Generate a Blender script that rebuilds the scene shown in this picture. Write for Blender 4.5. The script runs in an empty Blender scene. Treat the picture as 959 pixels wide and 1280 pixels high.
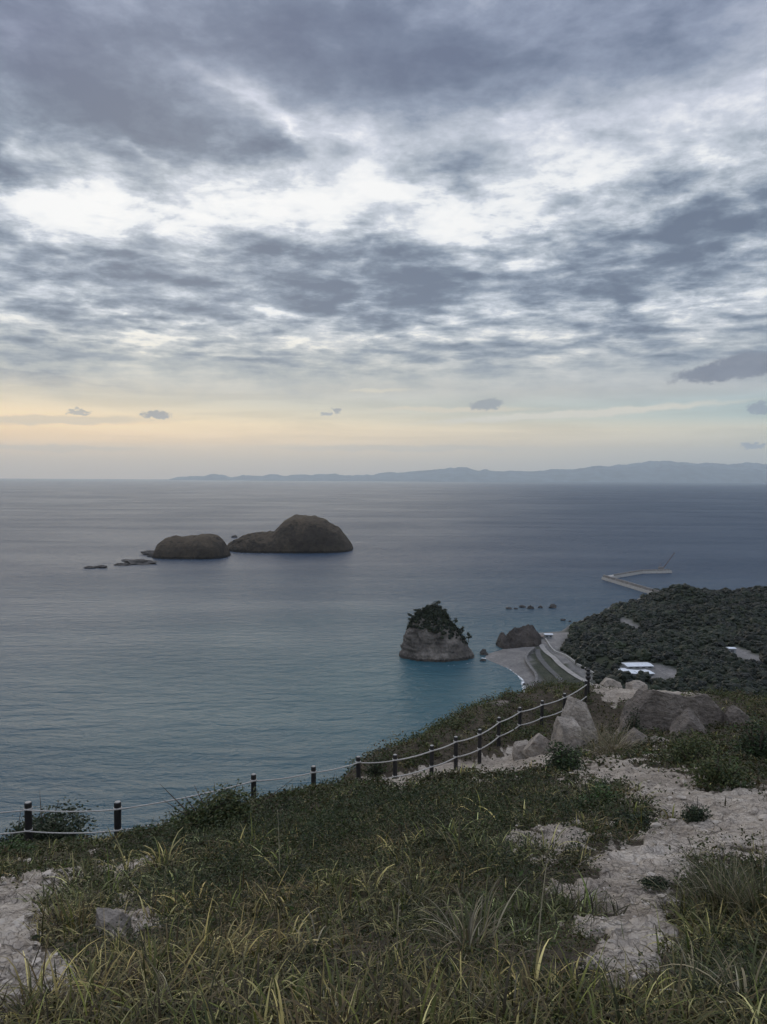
import bpy, math, random
import numpy as np
from mathutils import Vector, Matrix

random.seed(7)
RNG = np.random.default_rng(11)
S = bpy.context.scene
C = S.collection
CAM_Z = 120.0
F = 960.0                      # focal length in photograph pixels (959 wide)
PITCH, ROLL = 2.50, 0.33

# ------------------------------------------------------------------ camera
cam_d = bpy.data.cameras.new('camera'); cam = bpy.data.objects.new('camera', cam_d); C.objects.link(cam)
cam_d.sensor_fit = 'HORIZONTAL'; cam_d.sensor_width = 36; cam_d.lens = 36 * F / 959
cam_d.clip_start = 0.1; cam_d.clip_end = 200000
R3 = Matrix.Rotation(math.radians(90 - PITCH), 4, 'X') @ Matrix.Rotation(math.radians(ROLL), 4, 'Z')
cam.matrix_world = Matrix.Translation((0, 0, CAM_Z)) @ R3
S.camera = cam
M3 = np.array(R3.to_3x3())

def ray(x, y):
    d = M3 @ np.array([(x - 479.5) / F, (640 - y) / F, -1.0])
    return d / d[1]
def at(x, y, Y):               # the point seen at a photo pixel, Y metres ahead
    d = ray(x, y); return np.array([d[0] * Y, Y, CAM_Z + d[2] * Y])
def on(x, y, z=0.0):           # the point at height z
    d = ray(x, y); k = (z - CAM_Z) / d[2]; return np.array([d[0] * k, k, z])
def project(P):
    q = (P - np.array([0, 0, CAM_Z])) @ M3
    w = np.maximum(-q[..., 2], 1e-3)
    return 479.5 + F * q[..., 0] / w, 640 - F * q[..., 1] / w
def mpp(Y): return Y / F       # metres per photo pixel

# ------------------------------------------------------------------ numpy noise
_perm = np.random.default_rng(3).permutation(512)
_perm = np.concatenate([_perm, _perm, _perm])
_g = np.random.default_rng(4).normal(size=(512, 3)); _g /= np.linalg.norm(_g, axis=1)[:, None]
def pnoise(P):
    P = np.asarray(P, float); I = np.floor(P).astype(int); f = P - I; I &= 511
    u = f * f * f * (f * (f * 6 - 15) + 10)
    out = 0
    for dx in (0, 1):
        for dy in (0, 1):
            for dz in (0, 1):
                h = _perm[(_perm[(_perm[(I[..., 0] + dx) & 511] + I[..., 1] + dy) & 511] + I[..., 2] + dz) & 511]
                g = _g[h]
                d = g[..., 0] * (f[..., 0] - dx) + g[..., 1] * (f[..., 1] - dy) + g[..., 2] * (f[..., 2] - dz)
                w = (u[..., 0] if dx else 1 - u[..., 0]) * (u[..., 1] if dy else 1 - u[..., 1]) * (u[..., 2] if dz else 1 - u[..., 2])
                out = out + w * d
    return out
def fbm(P, o=4, lac=2.1, gain=.5, ridged=False):
    a, s, r = 1.0, 0.0, 0
    P = np.asarray(P, float)
    for i in range(o):
        n = pnoise(P + i * 17.3)
        if ridged: n = .5 - 2 * np.abs(n)
        s = s + a * n; P = P * lac; a *= gain
    return s
def P2(X, Y, z=0.0): return np.stack([X, Y, np.zeros_like(X) + z], -1)
def sst(a, b, x):
    t = np.clip((x - a) / (b - a), 0, 1); return t * t * (3 - 2 * t)

# ------------------------------------------------------------------ object helpers
def tag(o, label=None, cat=None, group=None, kind=None):
    if label: o['label'] = label
    if cat: o['category'] = cat
    if group: o['group'] = group
    if kind: o['kind'] = kind
    return o
def empty(name, loc=(0, 0, 0), rz=0):
    o = bpy.data.objects.new(name, None); C.objects.link(o)
    o.location = loc; o.rotation_euler = (0, 0, rz); o.empty_display_size = .1
    return o
def mesh(name, V, Fc, mat, parent=None, smooth=False, col=None, attrs=None):
    """V n x 3; Fc array (m x k) or list of such arrays; col: per-vertex rgb."""
    V = np.asarray(V, np.float32)
    if not isinstance(Fc, (list, tuple)): Fc = [Fc]
    me = bpy.data.meshes.new(name)
    me.vertices.add(len(V)); me.vertices.foreach_set('co', V.ravel())
    idx = np.concatenate([np.asarray(f, np.int32).ravel() for f in Fc])
    tot = np.concatenate([np.full(len(f), np.asarray(f).shape[1], np.int32) for f in Fc])
    st = np.concatenate([[0], np.cumsum(tot)[:-1]]).astype(np.int32)
    me.loops.add(len(idx)); me.loops.foreach_set('vertex_index', idx)
    me.polygons.add(len(tot)); me.polygons.foreach_set('loop_start', st); me.polygons.foreach_set('loop_total', tot)
    me.polygons.foreach_set('use_smooth', np.full(len(tot), smooth))
    if col is not None:
        a = me.color_attributes.new('Col', 'FLOAT_COLOR', 'POINT')
        a.data.foreach_set('color', np.concatenate([np.asarray(col), np.ones((len(V), 1))], 1).astype(np.float32).ravel())
    for k, v in (attrs or {}).items():
        a = me.attributes.new(k, 'FLOAT', 'POINT'); a.data.foreach_set('value', np.asarray(v, np.float32))
    me.update(calc_edges=True); me.validate()
    if mat: me.materials.append(mat)
    o = bpy.data.objects.new(name, me); C.objects.link(o)
    if parent: o.parent = parent
    return o
def grid_faces(nu, nv, wrap=False):
    i, j = np.meshgrid(np.arange(nu - (0 if wrap else 1)), np.arange(nv - 1), indexing='ij')
    i2 = (i + 1) % nu
    return np.stack([i * nv + j, i2 * nv + j, i2 * nv + j + 1, i * nv + j + 1], -1).reshape(-1, 4)
class MB:
    def __init__(s): s.v = []; s.q = []; s.t = []; s.n = 0
    def add(s, V, Q=None, T=None):
        V = np.asarray(V, float).reshape(-1, 3)
        if Q is not None and len(Q): s.q.append(np.asarray(Q) + s.n)
        if T is not None and len(T): s.t.append(np.asarray(T) + s.n)
        s.v.append(V); s.n += len(V)
    def box(s, c, d, rz=0.0, top=1.0):
        x, y, z = [k / 2 for k in d]
        V = np.array([(-x, -y, -z), (x, -y, -z), (x, y, -z), (-x, y, -z), (-x * top, -y * top, z), (x * top, -y * top, z), (x * top, y * top, z), (-x * top, y * top, z)])
        ca, sa = math.cos(rz), math.sin(rz)
        V = V @ np.array([[ca, sa, 0], [-sa, ca, 0], [0, 0, 1]]) + np.asarray(c)
        s.add(V, [(0, 3, 2, 1), (4, 5, 6, 7), (0, 1, 5, 4), (1, 2, 6, 5), (2, 3, 7, 6), (3, 0, 4, 7)])
    def tube(s, pts, rad, n=8, cap=True):
        pts = np.asarray(pts, float); rad = np.broadcast_to(rad, len(pts)); V = []
        for i, p in enumerate(pts):
            t = pts[min(i + 1, len(pts) - 1)] - pts[max(i - 1, 0)]; t = t / (np.linalg.norm(t) + 1e-9)
            a = np.cross(t, (0, 0, 1) if abs(t[2]) < .9 else (1, 0, 0)); a /= np.linalg.norm(a); b = np.cross(t, a)
            an = np.arange(n) * 2 * math.pi / n
            V.append(p + rad[i] * (np.cos(an)[:, None] * a + np.sin(an)[:, None] * b))
        V = np.concatenate(V); k = len(pts)
        Q = [(i * n + j, i * n + (j + 1) % n, (i + 1) * n + (j + 1) % n, (i + 1) * n + j) for i in range(k - 1) for j in range(n)]
        T = []
        if cap:
            V = np.vstack([V, pts[0], pts[-1]]); c0, c1 = k * n, k * n + 1
            T = [(c0, (j + 1) % n, j) for j in range(n)] + [(c1, (k - 1) * n + j, (k - 1) * n + (j + 1) % n) for j in range(n)]
        s.add(V, Q, T)
    def build(s, name, mat, parent=None, smooth=False):
        f = []
        if s.q: f.append(np.concatenate(s.q))
        if s.t: f.append(np.concatenate(s.t))
        return mesh(name, np.concatenate(s.v), f, mat, parent, smooth)

# ------------------------------------------------------------------ node helpers
def srgb(r, g, b):
    f = lambda c: (c / 255 / 12.92) if c / 255 <= .04045 else ((c / 255 + .055) / 1.055) ** 2.4
    return (f(r), f(g), f(b), 1)
class NT:
    def __init__(s, tree): s.t = tree; s.N = tree.nodes; s.L = tree.links; s.N.clear()
    def n(s, typ, ins=None, **kw):
        nd = s.N.new(typ)
        for k, v in kw.items(): setattr(nd, k, v)
        for k, v in (ins or {}).items(): s.set(nd.inputs[k], v)
        return nd
    def set(s, sock, v):
        if isinstance(v, bpy.types.NodeSocket): s.L.new(v, sock)
        elif v is not None: sock.default_value = v
    def m(s, op, a, b=None, c=None, clamp=False):
        nd = s.N.new('ShaderNodeMath'); nd.operation = op; nd.use_clamp = clamp
        for i, v in enumerate((a, b, c)):
            if v is not None: s.set(nd.inputs[i], v)
        return nd.outputs[0]
    def vm(s, op, a, b=None, sc=None):
        nd = s.N.new('ShaderNodeVectorMath'); nd.operation = op
        s.set(nd.inputs[0], a)
        if b is not None: s.set(nd.inputs[1], b)
        if sc is not None: s.set(nd.inputs[3], sc)
        return nd.outputs[0]
    def noise(s, vec, scale, detail=4, rough=.5, dist=0.0, lac=2.0, col=False):
        nd = s.n('ShaderNodeTexNoise', {'Vector': vec, 'Scale': scale, 'Detail': detail, 'Roughness': rough, 'Distortion': dist, 'Lacunarity': lac})
        return nd.outputs['Color' if col else 'Fac']
    def map(s, vec, sc=(1, 1, 1), loc=(0, 0, 0), rot=(0, 0, 0), typ='POINT'):
        nd = s.n('ShaderNodeMapping', {'Vector': vec, 'Location': loc, 'Rotation': rot, 'Scale': sc}, vector_type=typ); return nd.outputs[0]
    def rng(s, v, a, b, c=0.0, d=1.0, smooth=True):
        nd = s.n('ShaderNodeMapRange', {'Value': v, 'From Min': a, 'From Max': b, 'To Min': c, 'To Max': d}); nd.interpolation_type = 'SMOOTHSTEP' if smooth else 'LINEAR'; nd.clamp = True
        return nd.outputs[0]
    def ramp(s, v, stops, interp='LINEAR'):
        nd = s.n('ShaderNodeValToRGB', {'Fac': v}); cr = nd.color_ramp; cr.interpolation = interp
        while len(cr.elements) < len(stops): cr.elements.new(.5)
        for e, (p, c) in zip(cr.elements, stops): e.position = p; e.color = c
        return nd.outputs[0]
    def mix(s, f, a, b, mode='MIX'):
        nd = s.n('ShaderNodeMix', data_type='RGBA', blend_type=mode)
        s.set(nd.inputs[0], f); s.set(nd.inputs[6], a); s.set(nd.inputs[7], b); return nd.outputs[2]
    def sep(s, v): return s.n('ShaderNodeSeparateXYZ', {0: v}).outputs
    def comb(s, x, y, z=0.0): return s.n('ShaderNodeCombineXYZ', {0: x, 1: y, 2: z}).outputs[0]
def mat(name):
    m = bpy.data.materials.new(name); m.use_nodes = True; T = NT(m.node_tree)
    out = T.n('ShaderNodeOutputMaterial'); b = T.n('ShaderNodeBsdfPrincipled'); T.L.new(b.outputs[0], out.inputs[0])
    return m, T, b, out
def G4(r, g, b): return (r, g, b, 1)
def simple(name, col, rough=.7, var=.25, scale=3.0, bump=0.0, metal=0.0):
    m, T, b, _ = mat(name)
    p = T.n('ShaderNodeTexCoord').outputs['Object']
    n = T.noise(p, scale, 5, .6)
    f = T.rng(n, .3, .7, 1 - var, 1 + var)
    T.set(b.inputs['Base Color'], T.mix(1.0, G4(*col), T.comb(f, f, f), 'MULTIPLY'))
    b.inputs['Roughness'].default_value = rough; b.inputs['Metallic'].default_value = metal
    if bump: T.set(b.inputs['Normal'], T.n('ShaderNodeBump', {'Height': n, 'Distance': bump, 'Strength': 1.0}).outputs[0])
    return m
def leafmat(name, rough=.6, trans=.15):
    m, T, b, out = mat(name)
    c = T.n('ShaderNodeAttribute', attribute_name='Col').outputs['Color']
    T.set(b.inputs['Base Color'], c); b.inputs['Roughness'].default_value = rough
    b.inputs['Specular IOR Level'].default_value = .3
    tr = T.n('ShaderNodeBsdfTranslucent', {'Color': c})
    mx = T.n('ShaderNodeMixShader', {0: trans}); T.L.new(b.outputs[0], mx.inputs[1]); T.L.new(tr.outputs[0], mx.inputs[2]); T.L.new(mx.outputs[0], out.inputs[0])
    return m
def rockmat(name, c0, c1, c2, scale, bump, strata=0.0, rough=.9, crack=.12, tide=0, top=None):
    m, T, b, _ = mat(name)
    p = T.n('ShaderNodeTexCoord').outputs['Object']
    big = T.noise(p, scale * .35, 4, .6, .4); fine = T.noise(p, scale * 3, 8, .65)
    base = T.ramp(big, [(.3, G4(*c0)), (.5, G4(*c1)), (.68, G4(*c2))])
    sp = T.ramp(fine, [(.3, G4(.55, .55, .55)), (.5, G4(1, 1, 1)), (.75, G4(1.25, 1.22, 1.18))])
    col = T.mix(1.0, base, sp, 'MULTIPLY')
    v = T.n('ShaderNodeTexVoronoi', {'Vector': T.vm('ADD', p, T.vm('SCALE', T.noise(p, scale, 3, .6, col=True), sc=.8 / scale)), 'Scale': scale * .8}, feature='DISTANCE_TO_EDGE').outputs['Distance']
    cr = T.rng(v, 0.0, .05, 1.0 - crack, 1.0)
    col = T.mix(1.0, col, T.comb(cr, cr, cr), 'MULTIPLY')
    h = T.m('ADD', T.m('MULTIPLY', fine, .6), T.m('ADD', big, T.m('MULTIPLY', cr, .4)))
    if strata:
        z = T.sep(p)[2]
        w = T.noise(T.comb(0.0, 0.0, T.m('ADD', z, T.m('MULTIPLY', big, 6.0 / scale * .3))), scale * 4, 3, .6)
        h = T.m('ADD', h, T.m('MULTIPLY', w, strata))
        k = T.rng(w, .35, .65, 1 - strata * .35, 1 + strata * .15); col = T.mix(1.0, col, T.comb(k, k, k), 'MULTIPLY')
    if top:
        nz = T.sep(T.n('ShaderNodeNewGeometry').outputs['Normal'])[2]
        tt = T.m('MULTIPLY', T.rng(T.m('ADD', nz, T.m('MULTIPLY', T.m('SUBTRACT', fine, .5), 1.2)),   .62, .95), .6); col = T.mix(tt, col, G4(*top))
    if tide:
        zw = T.sep(T.n('ShaderNodeNewGeometry').outputs['Position'])[2]
        k = T.rng(T.m('ADD', zw, T.m('MULTIPLY', T.m('SUBTRACT', fine, .5), tide)), tide * .45, tide * .8, .34, 1.0); col = T.mix(1.0, col, T.comb(k, k, k), 'MULTIPLY')
    T.set(b.inputs['Base Color'], col); b.inputs['Roughness'].default_value = rough
    b.inputs['Specular IOR Level'].default_value = .25
    T.set(b.inputs['Normal'], T.n('ShaderNodeBump', {'Height': h, 'Distance': bump, 'Strength': .9}).outputs[0])
    return m

# ------------------------------------------------------------------ sky
def build_world():
    w = bpy.data.worlds.new('World'); S.world = w; w.use_nodes = True
    T = NT(w.node_tree)
    out = T.n('ShaderNodeOutputWorld'); bg = T.n('ShaderNodeBackground', {'Strength': .1}); T.L.new(bg.outputs[0], out.inputs[0])
    sky = T.n('ShaderNodeTexSky'); sky.sky_type = 'NISHITA'; sky.sun_disc = False
    sky.sun_elevation = math.radians(SUN_EL); sky.sun_rotation = math.radians(SUN_AZ); sky.altitude = 120
    d = T.vm('NORMALIZE', T.n('ShaderNodeTexCoord').outputs['Generated'])
    x, y, z = T.sep(d)[:3]
    el0 = T.m('ARCSINE', z)
    az = T.m('ARCTAN2', x, y)
    P0 = T.comb(T.m('MULTIPLY', az, 960.0), T.m('MULTIPLY', el0, 960.0), 0.0)
    # the layer's own flat coordinates (far parts foreshorten)
    zz = T.m('ADD', T.m('MAXIMUM', z, 0.0), .07)
    Q = T.comb(T.m('DIVIDE', x, zz), T.m('DIVIDE', y, zz), 0.0)
    wob = T.vm('SUBTRACT', T.noise(Q, 1.8, 5, .6, col=True), (.5, .5, .5))
    P = T.vm('ADD', P0, T.vm('MULTIPLY', wob, (150.0, 70.0, 0.0)))
    wob2 = T.vm('SUBTRACT', T.noise(T.vm('MULTIPLY', P0, (1.0, 2.2, 1.0)), .03, 4, .6, col=True), (.5, .5, .5))
    P = T.vm('ADD', P, T.vm('MULTIPLY', wob2, (30.0, 16.0, 0.0)))
    def ae(px, py):
        v = ray(px, py); v = v / np.linalg.norm(v)
        return 960 * math.atan2(v[0], v[1]), 960 * math.asin(v[2])
    def blob(px, py, rx, ry, rot, src, quad=True):
        a, e = ae(px, py)
        mp = T.map(src, (rx, ry, 1), (a, e, 0), (0, 0, math.radians(rot)), 'TEXTURE')
        g = T.n('ShaderNodeTexGradient', {0: mp}, gradient_type='QUADRATIC_SPHERE' if quad else 'SPHERICAL').outputs['Fac']
        return g
    blobs = [
        # dark masses
        (60, 90, 330, 190, -10, .40), (240, 150, 240, 95, -20, .34), (5, 205, 70, 90, 0, .55), (150, 165, 130, 60, -15, .25),
        (420, 40, 380, 130, -8, .40), (560, 95, 260, 95, -5, .34), (830, 30, 300, 120, 8, .42), (345, 183, 110, 30, 5, .50),
        (555, 222, 105, 48, 12, .48), (845, 218, 120, 26, -5, .45), (920, 215, 70, 18, 0, .2), (60, 335, 190, 48, -4, .50),
        (225, 345, 200, 42, -6, .48), (370, 325, 170, 50, -8, .40), (395, 383, 90, 34, -5, .45), (505, 350, 140, 70, -10, .42),
        (480, 395, 90, 38, 0, .38), (850, 300, 190, 62, 14, .48), (930, 280, 120, 50, 0, .35), (780, 365, 110, 36, 0, .36),
        (780, 400, 170, 24, -3, .35), (650, 312, 140, 34, 0, .26), (640, 360, 120, 28, -6, .22), (30, 300, 100, 20, 0, .2),
        (440, 350, 420, 75, -3, .16), (820, 330, 260, 90, 5, .14), (50, 430, 120, 16, -3, .34), (110, 402, 160, 16, -5, .26), (90, 478, 190, 13, -3, .36), (60, 462, 120, 10, 0, .28),
        (330, 452, 200, 14, -2, .26), (700, 430, 200, 18, 4, .22), (860, 440, 160, 16, 0, .2), (200, 385, 120, 18, 0, .22),
        (720, 255, 60, 22, -10, .28), (560, 440, 140, 14, 0, .18),
        (20, 60, 200, 120, 0, .12), (120, 130, 200, 70, -10, .14), (330, 60, 220, 60, -20, .14), (560, 60, 300, 80, 0, .10),
        # bright openings
        (430, 168, 150, 38, -14, -.26), (270, 90, 70, 16, -30, -.14),
        (312, 118, 100, 34, -32, -.30), (370, 160, 90, 26, -30, -.36), (180, 185, 60, 14, -20, -.3), (40, 180, 45, 30, 0, -.3), (100, 255, 240, 56, 0, -.40),
        (300, 240, 240, 55, -6, -.44), (470, 250, 220, 60, 0, -.40), (580, 275, 200, 38, 4, -.42), (640, 165, 150, 60, 0, -.18),
        (730, 225, 220, 40, -4, -.24), (930, 110, 170, 80, 20, -.18), (860, 240, 160, 26, 0, -.20), (700, 190, 260, 80, 0, -.12), (205, 400, 120, 10, -3, -.34),
        (180, 428, 160, 14, -3, -.38), (330, 395, 90, 10, -3, -.30), (370, 432, 120, 11, -3, -.38), (480, 420, 120, 12, 0, -.24),
        (660, 335, 100, 16, -5, -.22), (890, 370, 140, 26, 6, -.26), (440, 375, 30, 12, 0, -.35), (740, 385, 60, 14, 0, -.2), (600, 415, 160, 14, 0, -.18),
    ]
    acc = T.ramp(T.m('DIVIDE', el0, math.radians(40)),
                 [(p / 40, G4(v, v, v)) for p, v in ((0, .46), (4, .46), (7, .44), (9.5, .50), (13, .52), (16.5, .47), (20, .40), (24, .43), (28, .52), (34, .58), (40, .5))])
    acc = T.n('ShaderNodeSeparateColor', {0: acc}).outputs[0]
    for b in blobs:
        g = blob(*b[:5], P)
        acc = T.m('MULTIPLY_ADD', g, b[5] * (.92 if b[5] > 0 else .95), acc)
    n1 = T.noise(T.map(Q, (1, 1, 1), (3.1, .7, 0)), 1.1, 7, .58, .3)
    n2 = T.rng(T.noise(T.map(Q, (1.0, 1.15, 1), (0, 0, 4)), 4.6, 8, .64, .25), .28, .72, .2, .8)
    n3 = T.noise(T.vm('MULTIPLY', P0, (1.0, 2.2, 1.0)), .011, 8, .60, .15)
    el_deg = T.m('MULTIPLY', el0, 57.2958)
    mid = T.m('MULTIPLY', T.rng(el_deg, 4.5, 9.0), T.rng(el_deg, 17.0, 26.0, 1.0, .30))
    acc = T.m('MULTIPLY_ADD', T.m('SUBTRACT', n1, .5), T.m('MULTIPLY_ADD', mid, .25, .22), acc)
    acc = T.m('MULTIPLY_ADD', T.m('SUBTRACT', n2, .5), T.m('MULTIPLY', T.m('MULTIPLY', mid, T.rng(el_deg, 6.5, 12.0, .25, 1.0)), .78), acc)
    acc = T.m('MULTIPLY_ADD', T.m('SUBTRACT', n3, .5), T.rng(el_deg, 2.5, 11.0, .28, .70), acc)
    vq = T.n('ShaderNodeTexVoronoi', {'Vector': T.vm('ADD', Q, T.vm('SCALE', T.vm('SUBTRACT', T.noise(Q, 5.0, 4, .6, col=True), (.5, .5, .5)), sc=.30)), 'Scale': 5.5, 'Smoothness': .6}, feature='SMOOTH_F1').outputs['Distance']
    acc = T.m('MULTIPLY_ADD', T.m('SUBTRACT', .42, vq), T.m('MULTIPLY', T.rng(el_deg, 6.0, 11.0), T.rng(el_deg, 17.0, 24.0, .55, 0.0)), acc)
    n4 = T.noise(T.vm('MULTIPLY', P0, (1.0, 1.9, 1.0)), .05, 6, .6, .3)
    acc = T.m('MULTIPLY_ADD', T.m('SUBTRACT', n4, .5), T.m('MULTIPLY', T.rng(el_deg, 6.0, 12.0, .2, 1.0), T.rng(el_deg, 18.0, 28.0, .38, .12)), acc)
    acc = T.m('MULTIPLY_ADD', acc, 1.04, .005)
    K = 10.0   # the Background is at 0.1
    def c(r, g, b): q = srgb(r, g, b); return (q[0], q[1], q[2], 1)
    cloud = T.ramp(acc, [(.0, c(252, 252, 251)), (.20, c(240, 242, 244)), (.34, c(206, 212, 222)), (.50, c(174, 183, 194)), (.66, c(141, 153, 170)), (.84, c(113, 126, 145)), (1.0, c(98, 110, 131))])
    cloud = T.mix(1.0, cloud, T.mix(T.rng(el_deg, 20, 30), (1, 1, 1, 1), (1.01, .985, 1.06, 1)), 'MULTIPLY')
    # warm tint towards the horizon, mostly to the left
    warm = T.m('MULTIPLY', T.rng(el_deg, 13.0, 5.5), T.rng(az, .45, -.1, .55, 1.0))
    cloud = T.mix(T.m('MULTIPLY', warm, T.rng(acc, .8, .25, .35, 1.0)), cloud, T.mix(1.0, cloud, (1.08, .97, .74, 1), 'MULTIPLY'))
    # the clear low sky under the cloud deck
    azn = T.rng(az, -.45, .45, 0, 1, False)
    lowL = T.ramp(T.m('DIVIDE', el_deg, 8.0), [(0, c(170, 158, 146)), (.16, c(186, 170, 148)), (.32, c(222, 196, 156)), (.5, c(234, 212, 172)), (.7, c(214, 204, 184)), (1, c(200, 201, 201))])
    lowR = T.ramp(T.m('DIVIDE', el_deg, 8.0), [(0, c(146, 156, 168)), (.1, c(156, 162, 166)), (.3, c(168, 173, 173)), (.45, c(178, 184, 182)), (.55, c(158, 178, 186)), (.66, c(162, 182, 190)), (.8, c(182, 188, 194)), (1, c(180, 186, 196))])
    low = T.mix(azn, lowL, lowR)
    low = T.mix(1.0, low, T.mix(T.rng(el_deg, 2.8, 6.0), T.mix(T.rng(el_deg, .3, 2.6), (1.28, 1.20, 1.10, 1), (1.62, 1.42, 1.12, 1)), (1.12, 1.08, 1.0, 1)), 'MULTIPLY')
    st = T.noise(T.vm('MULTIPLY', P0, (1.0, 11.0, 1.0)), .0042, 7, .6, .4)
    stw = T.m('MULTIPLY', T.rng(st, .38, .62, -.5, .5), T.m('MULTIPLY', T.rng(el_deg, .6, 4.0), .16))
    k = T.m('ADD', 1.0, stw); low = T.mix(1.0, low, T.comb(k, k, k), 'MULTIPLY')
    # long pale streaks
    for (px, py, rx, ry, rot, cc, a) in [(720, 517, 330, 8, 3, (226, 220, 204), .95), (560, 512, 200, 6, 0, (226, 214, 190), .8), (470, 488, 80, 5, 0, (238, 226, 200), .9), (60, 525, 240, 10, 2, (224, 204, 172), .8), (500, 560, 300, 8, 0, (182, 178, 166), .4), (60, 560, 220, 7, 0, (200, 184, 158), .5)]:
        g = blob(px, py, rx, ry, rot, T.vm('ADD', P0, T.vm('MULTIPLY', wob2, (60.0, 12.0, 0.0))))
        low = T.mix(T.m('MULTIPLY', T.rng(g, .02, .5), a), low, c(*cc))
    e2 = T.m('ADD', el_deg, T.m('MULTIPLY', T.m('SUBTRACT', n3, .5), 3.5))
    col = T.mix(T.rng(e2, 5.2, 8.0), low, cloud)
    # small detached clouds
    P9 = T.vm('ADD', P0, T.vm('MULTIPLY', T.vm('SUBTRACT', T.noise(T.vm('MULTIPLY', P0, (1.0, 1.6, 1.0)), .045, 6, .68, col=True), (.5, .5, .5)), (60.0, 26.0, 0.0)))
    for (px, py, rx, ry, rot, cc) in [(900, 466, 74, 13, 3, (112, 118, 135)), (932, 458, 60, 20, 4, (112, 118, 135)), (606, 506, 26, 9, 5, (136, 142, 150)), (193, 520, 22, 7, 5, (142, 142, 146)), (955, 509, 24, 9, 0, (134, 146, 160)), (942, 556, 16, 4, 0, (140, 150, 162)), (404, 517, 12, 3, 0, (158, 160, 164)), (424, 515, 7, 4, 0, (150, 152, 156)), (98, 515, 18, 3, 0, (176, 168, 158))]:
        g = blob(px, py, rx, ry, rot, P9, False)
        col = T.mix(T.m('MULTIPLY', T.rng(g, .12, .5), .92), col, T.mix(T.rng(n3, .35, .65), c(*cc), c(cc[0] + 14, cc[1] + 14, cc[2] + 12)))
    # behind and overhead: the deck strongly brightened out of view, as added fill light
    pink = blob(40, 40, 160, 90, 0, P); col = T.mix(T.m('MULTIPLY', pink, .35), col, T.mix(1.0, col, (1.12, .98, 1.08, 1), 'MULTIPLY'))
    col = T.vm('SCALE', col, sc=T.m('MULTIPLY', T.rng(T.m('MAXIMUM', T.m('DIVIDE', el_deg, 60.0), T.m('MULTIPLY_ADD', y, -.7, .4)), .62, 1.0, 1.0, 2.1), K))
    # thin share of clear sky through the deck
    col = T.mix(.03, col, sky.outputs[0])
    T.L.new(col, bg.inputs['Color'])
    w.cycles.sampling_method = 'MANUAL'; w.cycles.sample_map_resolution = 512
SUN_EL, SUN_AZ = 24.0, -16.0      # azimuth clockwise from +Y
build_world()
sl = bpy.data.lights.new('sun', 'SUN'); sun = bpy.data.objects.new('sun', sl); C.objects.link(sun)
sl.energy = .8; sl.angle = math.radians(50); sl.color = (1, .86, .66)
a, e = math.radians(SUN_AZ), math.radians(SUN_EL)
sv = Vector((math.sin(a) * math.cos(e), math.cos(a) * math.cos(e), math.sin(e)))
sun.rotation_euler = sv.to_track_quat('Z', 'Y').to_euler(); sun.location = (0, 0, 300)
#--SKYEND
S.view_settings.view_transform = 'Standard'; S.view_settings.look = 'None'; S.view_settings.gamma = 1; S.view_settings.exposure = 0
S.render.engine = 'CYCLES'
cy = S.cycles
cy.use_denoising = True; cy.max_bounces = 6; cy.diffuse_bounces = 2; cy.glossy_bounces = 2; cy.transmission_bounces = 3; cy.volume_bounces = 1
cy.transparent_max_bounces = 4; cy.sample_clamp_indirect = 4; cy.use_adaptive_sampling = True; cy.adaptive_threshold = .015
cy.caustics_reflective = False; cy.caustics_refractive = False

# ------------------------------------------------------------------ land: heights
def P3(*l): return [at(*q) for q in l]
near = P3(
    (0, 1280, 3.0), (240, 1280, 2.8), (480, 1280, 2.7), (720, 1280, 2.7), (959, 1280, 2.9),
    (0, 1180, 5), (0, 1110, 9), (60, 1072, 14.5), (35, 1062, 18.5), (147, 1056, 18.5), (100, 1130, 7.5), (240, 1165, 5), (240, 1075, 10), (235, 1042, 15), (147, 1075, 14),
    (317, 1010, 19.5), (392, 1002, 21.5), (480, 1165, 4.7), (480, 1095, 7), (480, 1040, 10.5), (480, 1010, 14), (400, 1022, 14), (560, 1000, 14), (600, 1040, 9.5), (600, 1100, 6.5),
    (448, 988, 22.8), (494, 980, 24), (540, 971, 25), (570, 964, 26), (600, 955, 27), (624, 931, 28.3), (650, 917, 30), (678, 907, 31.5), (706, 900, 32.5), (733, 876, 33.5),
    (780, 1230, 3.4), (780, 1150, 5), (800, 1085, 7.2), (850, 1030, 10), (900, 1000, 12.5), (959, 1005, 12), (959, 1100, 6.5), (900, 1170, 4.6), (780, 965, 16.5), (700, 962, 19),
    (820, 935, 21), (900, 925, 22.5), (959, 955, 18), (720, 935, 25), (850, 915, 26), (780, 866, 35), (870, 872, 33), (959, 888, 31), (680, 985, 15.5), (640, 970, 20),
    (560, 912, 36), (490, 943, 32), (440, 962, 29), (640, 888, 40), (690, 873, 42), (740, 866, 40))
near += [np.array(q, float) + (0, 0, CAM_Z) for q in (
    (-10, 25, -14.0), (-4, 26.5, -14.2), (-18, 24, -13.5), (-10, 32, -21), (-20, 40, -36), (0, 40, -24), (8, 52, -27), (16, 58, -30), (26, 60, -31), (40, 60, -31),
    (-25, 16, -10.5), (-16, 5, -4.6), (-9, 2, -2.2), (15, 5, -3.4), (9, 2, -2.0), (25, 15, -6.6), (34, 28, -9.2), (40, 45, -20), (0, -6, -.6), (-14, -6, -1.6), (14, -6, -1.4), (0, 0, -1.62), (0, 1.2, -1.68), (-1.5, 1, -1.75), (1.5, 1, -1.7),
    (-30, -6, -4), (30, -6, -3.5), (-45, 20, -22), (50, 20, -12))]
near = np.array(near)
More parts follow.
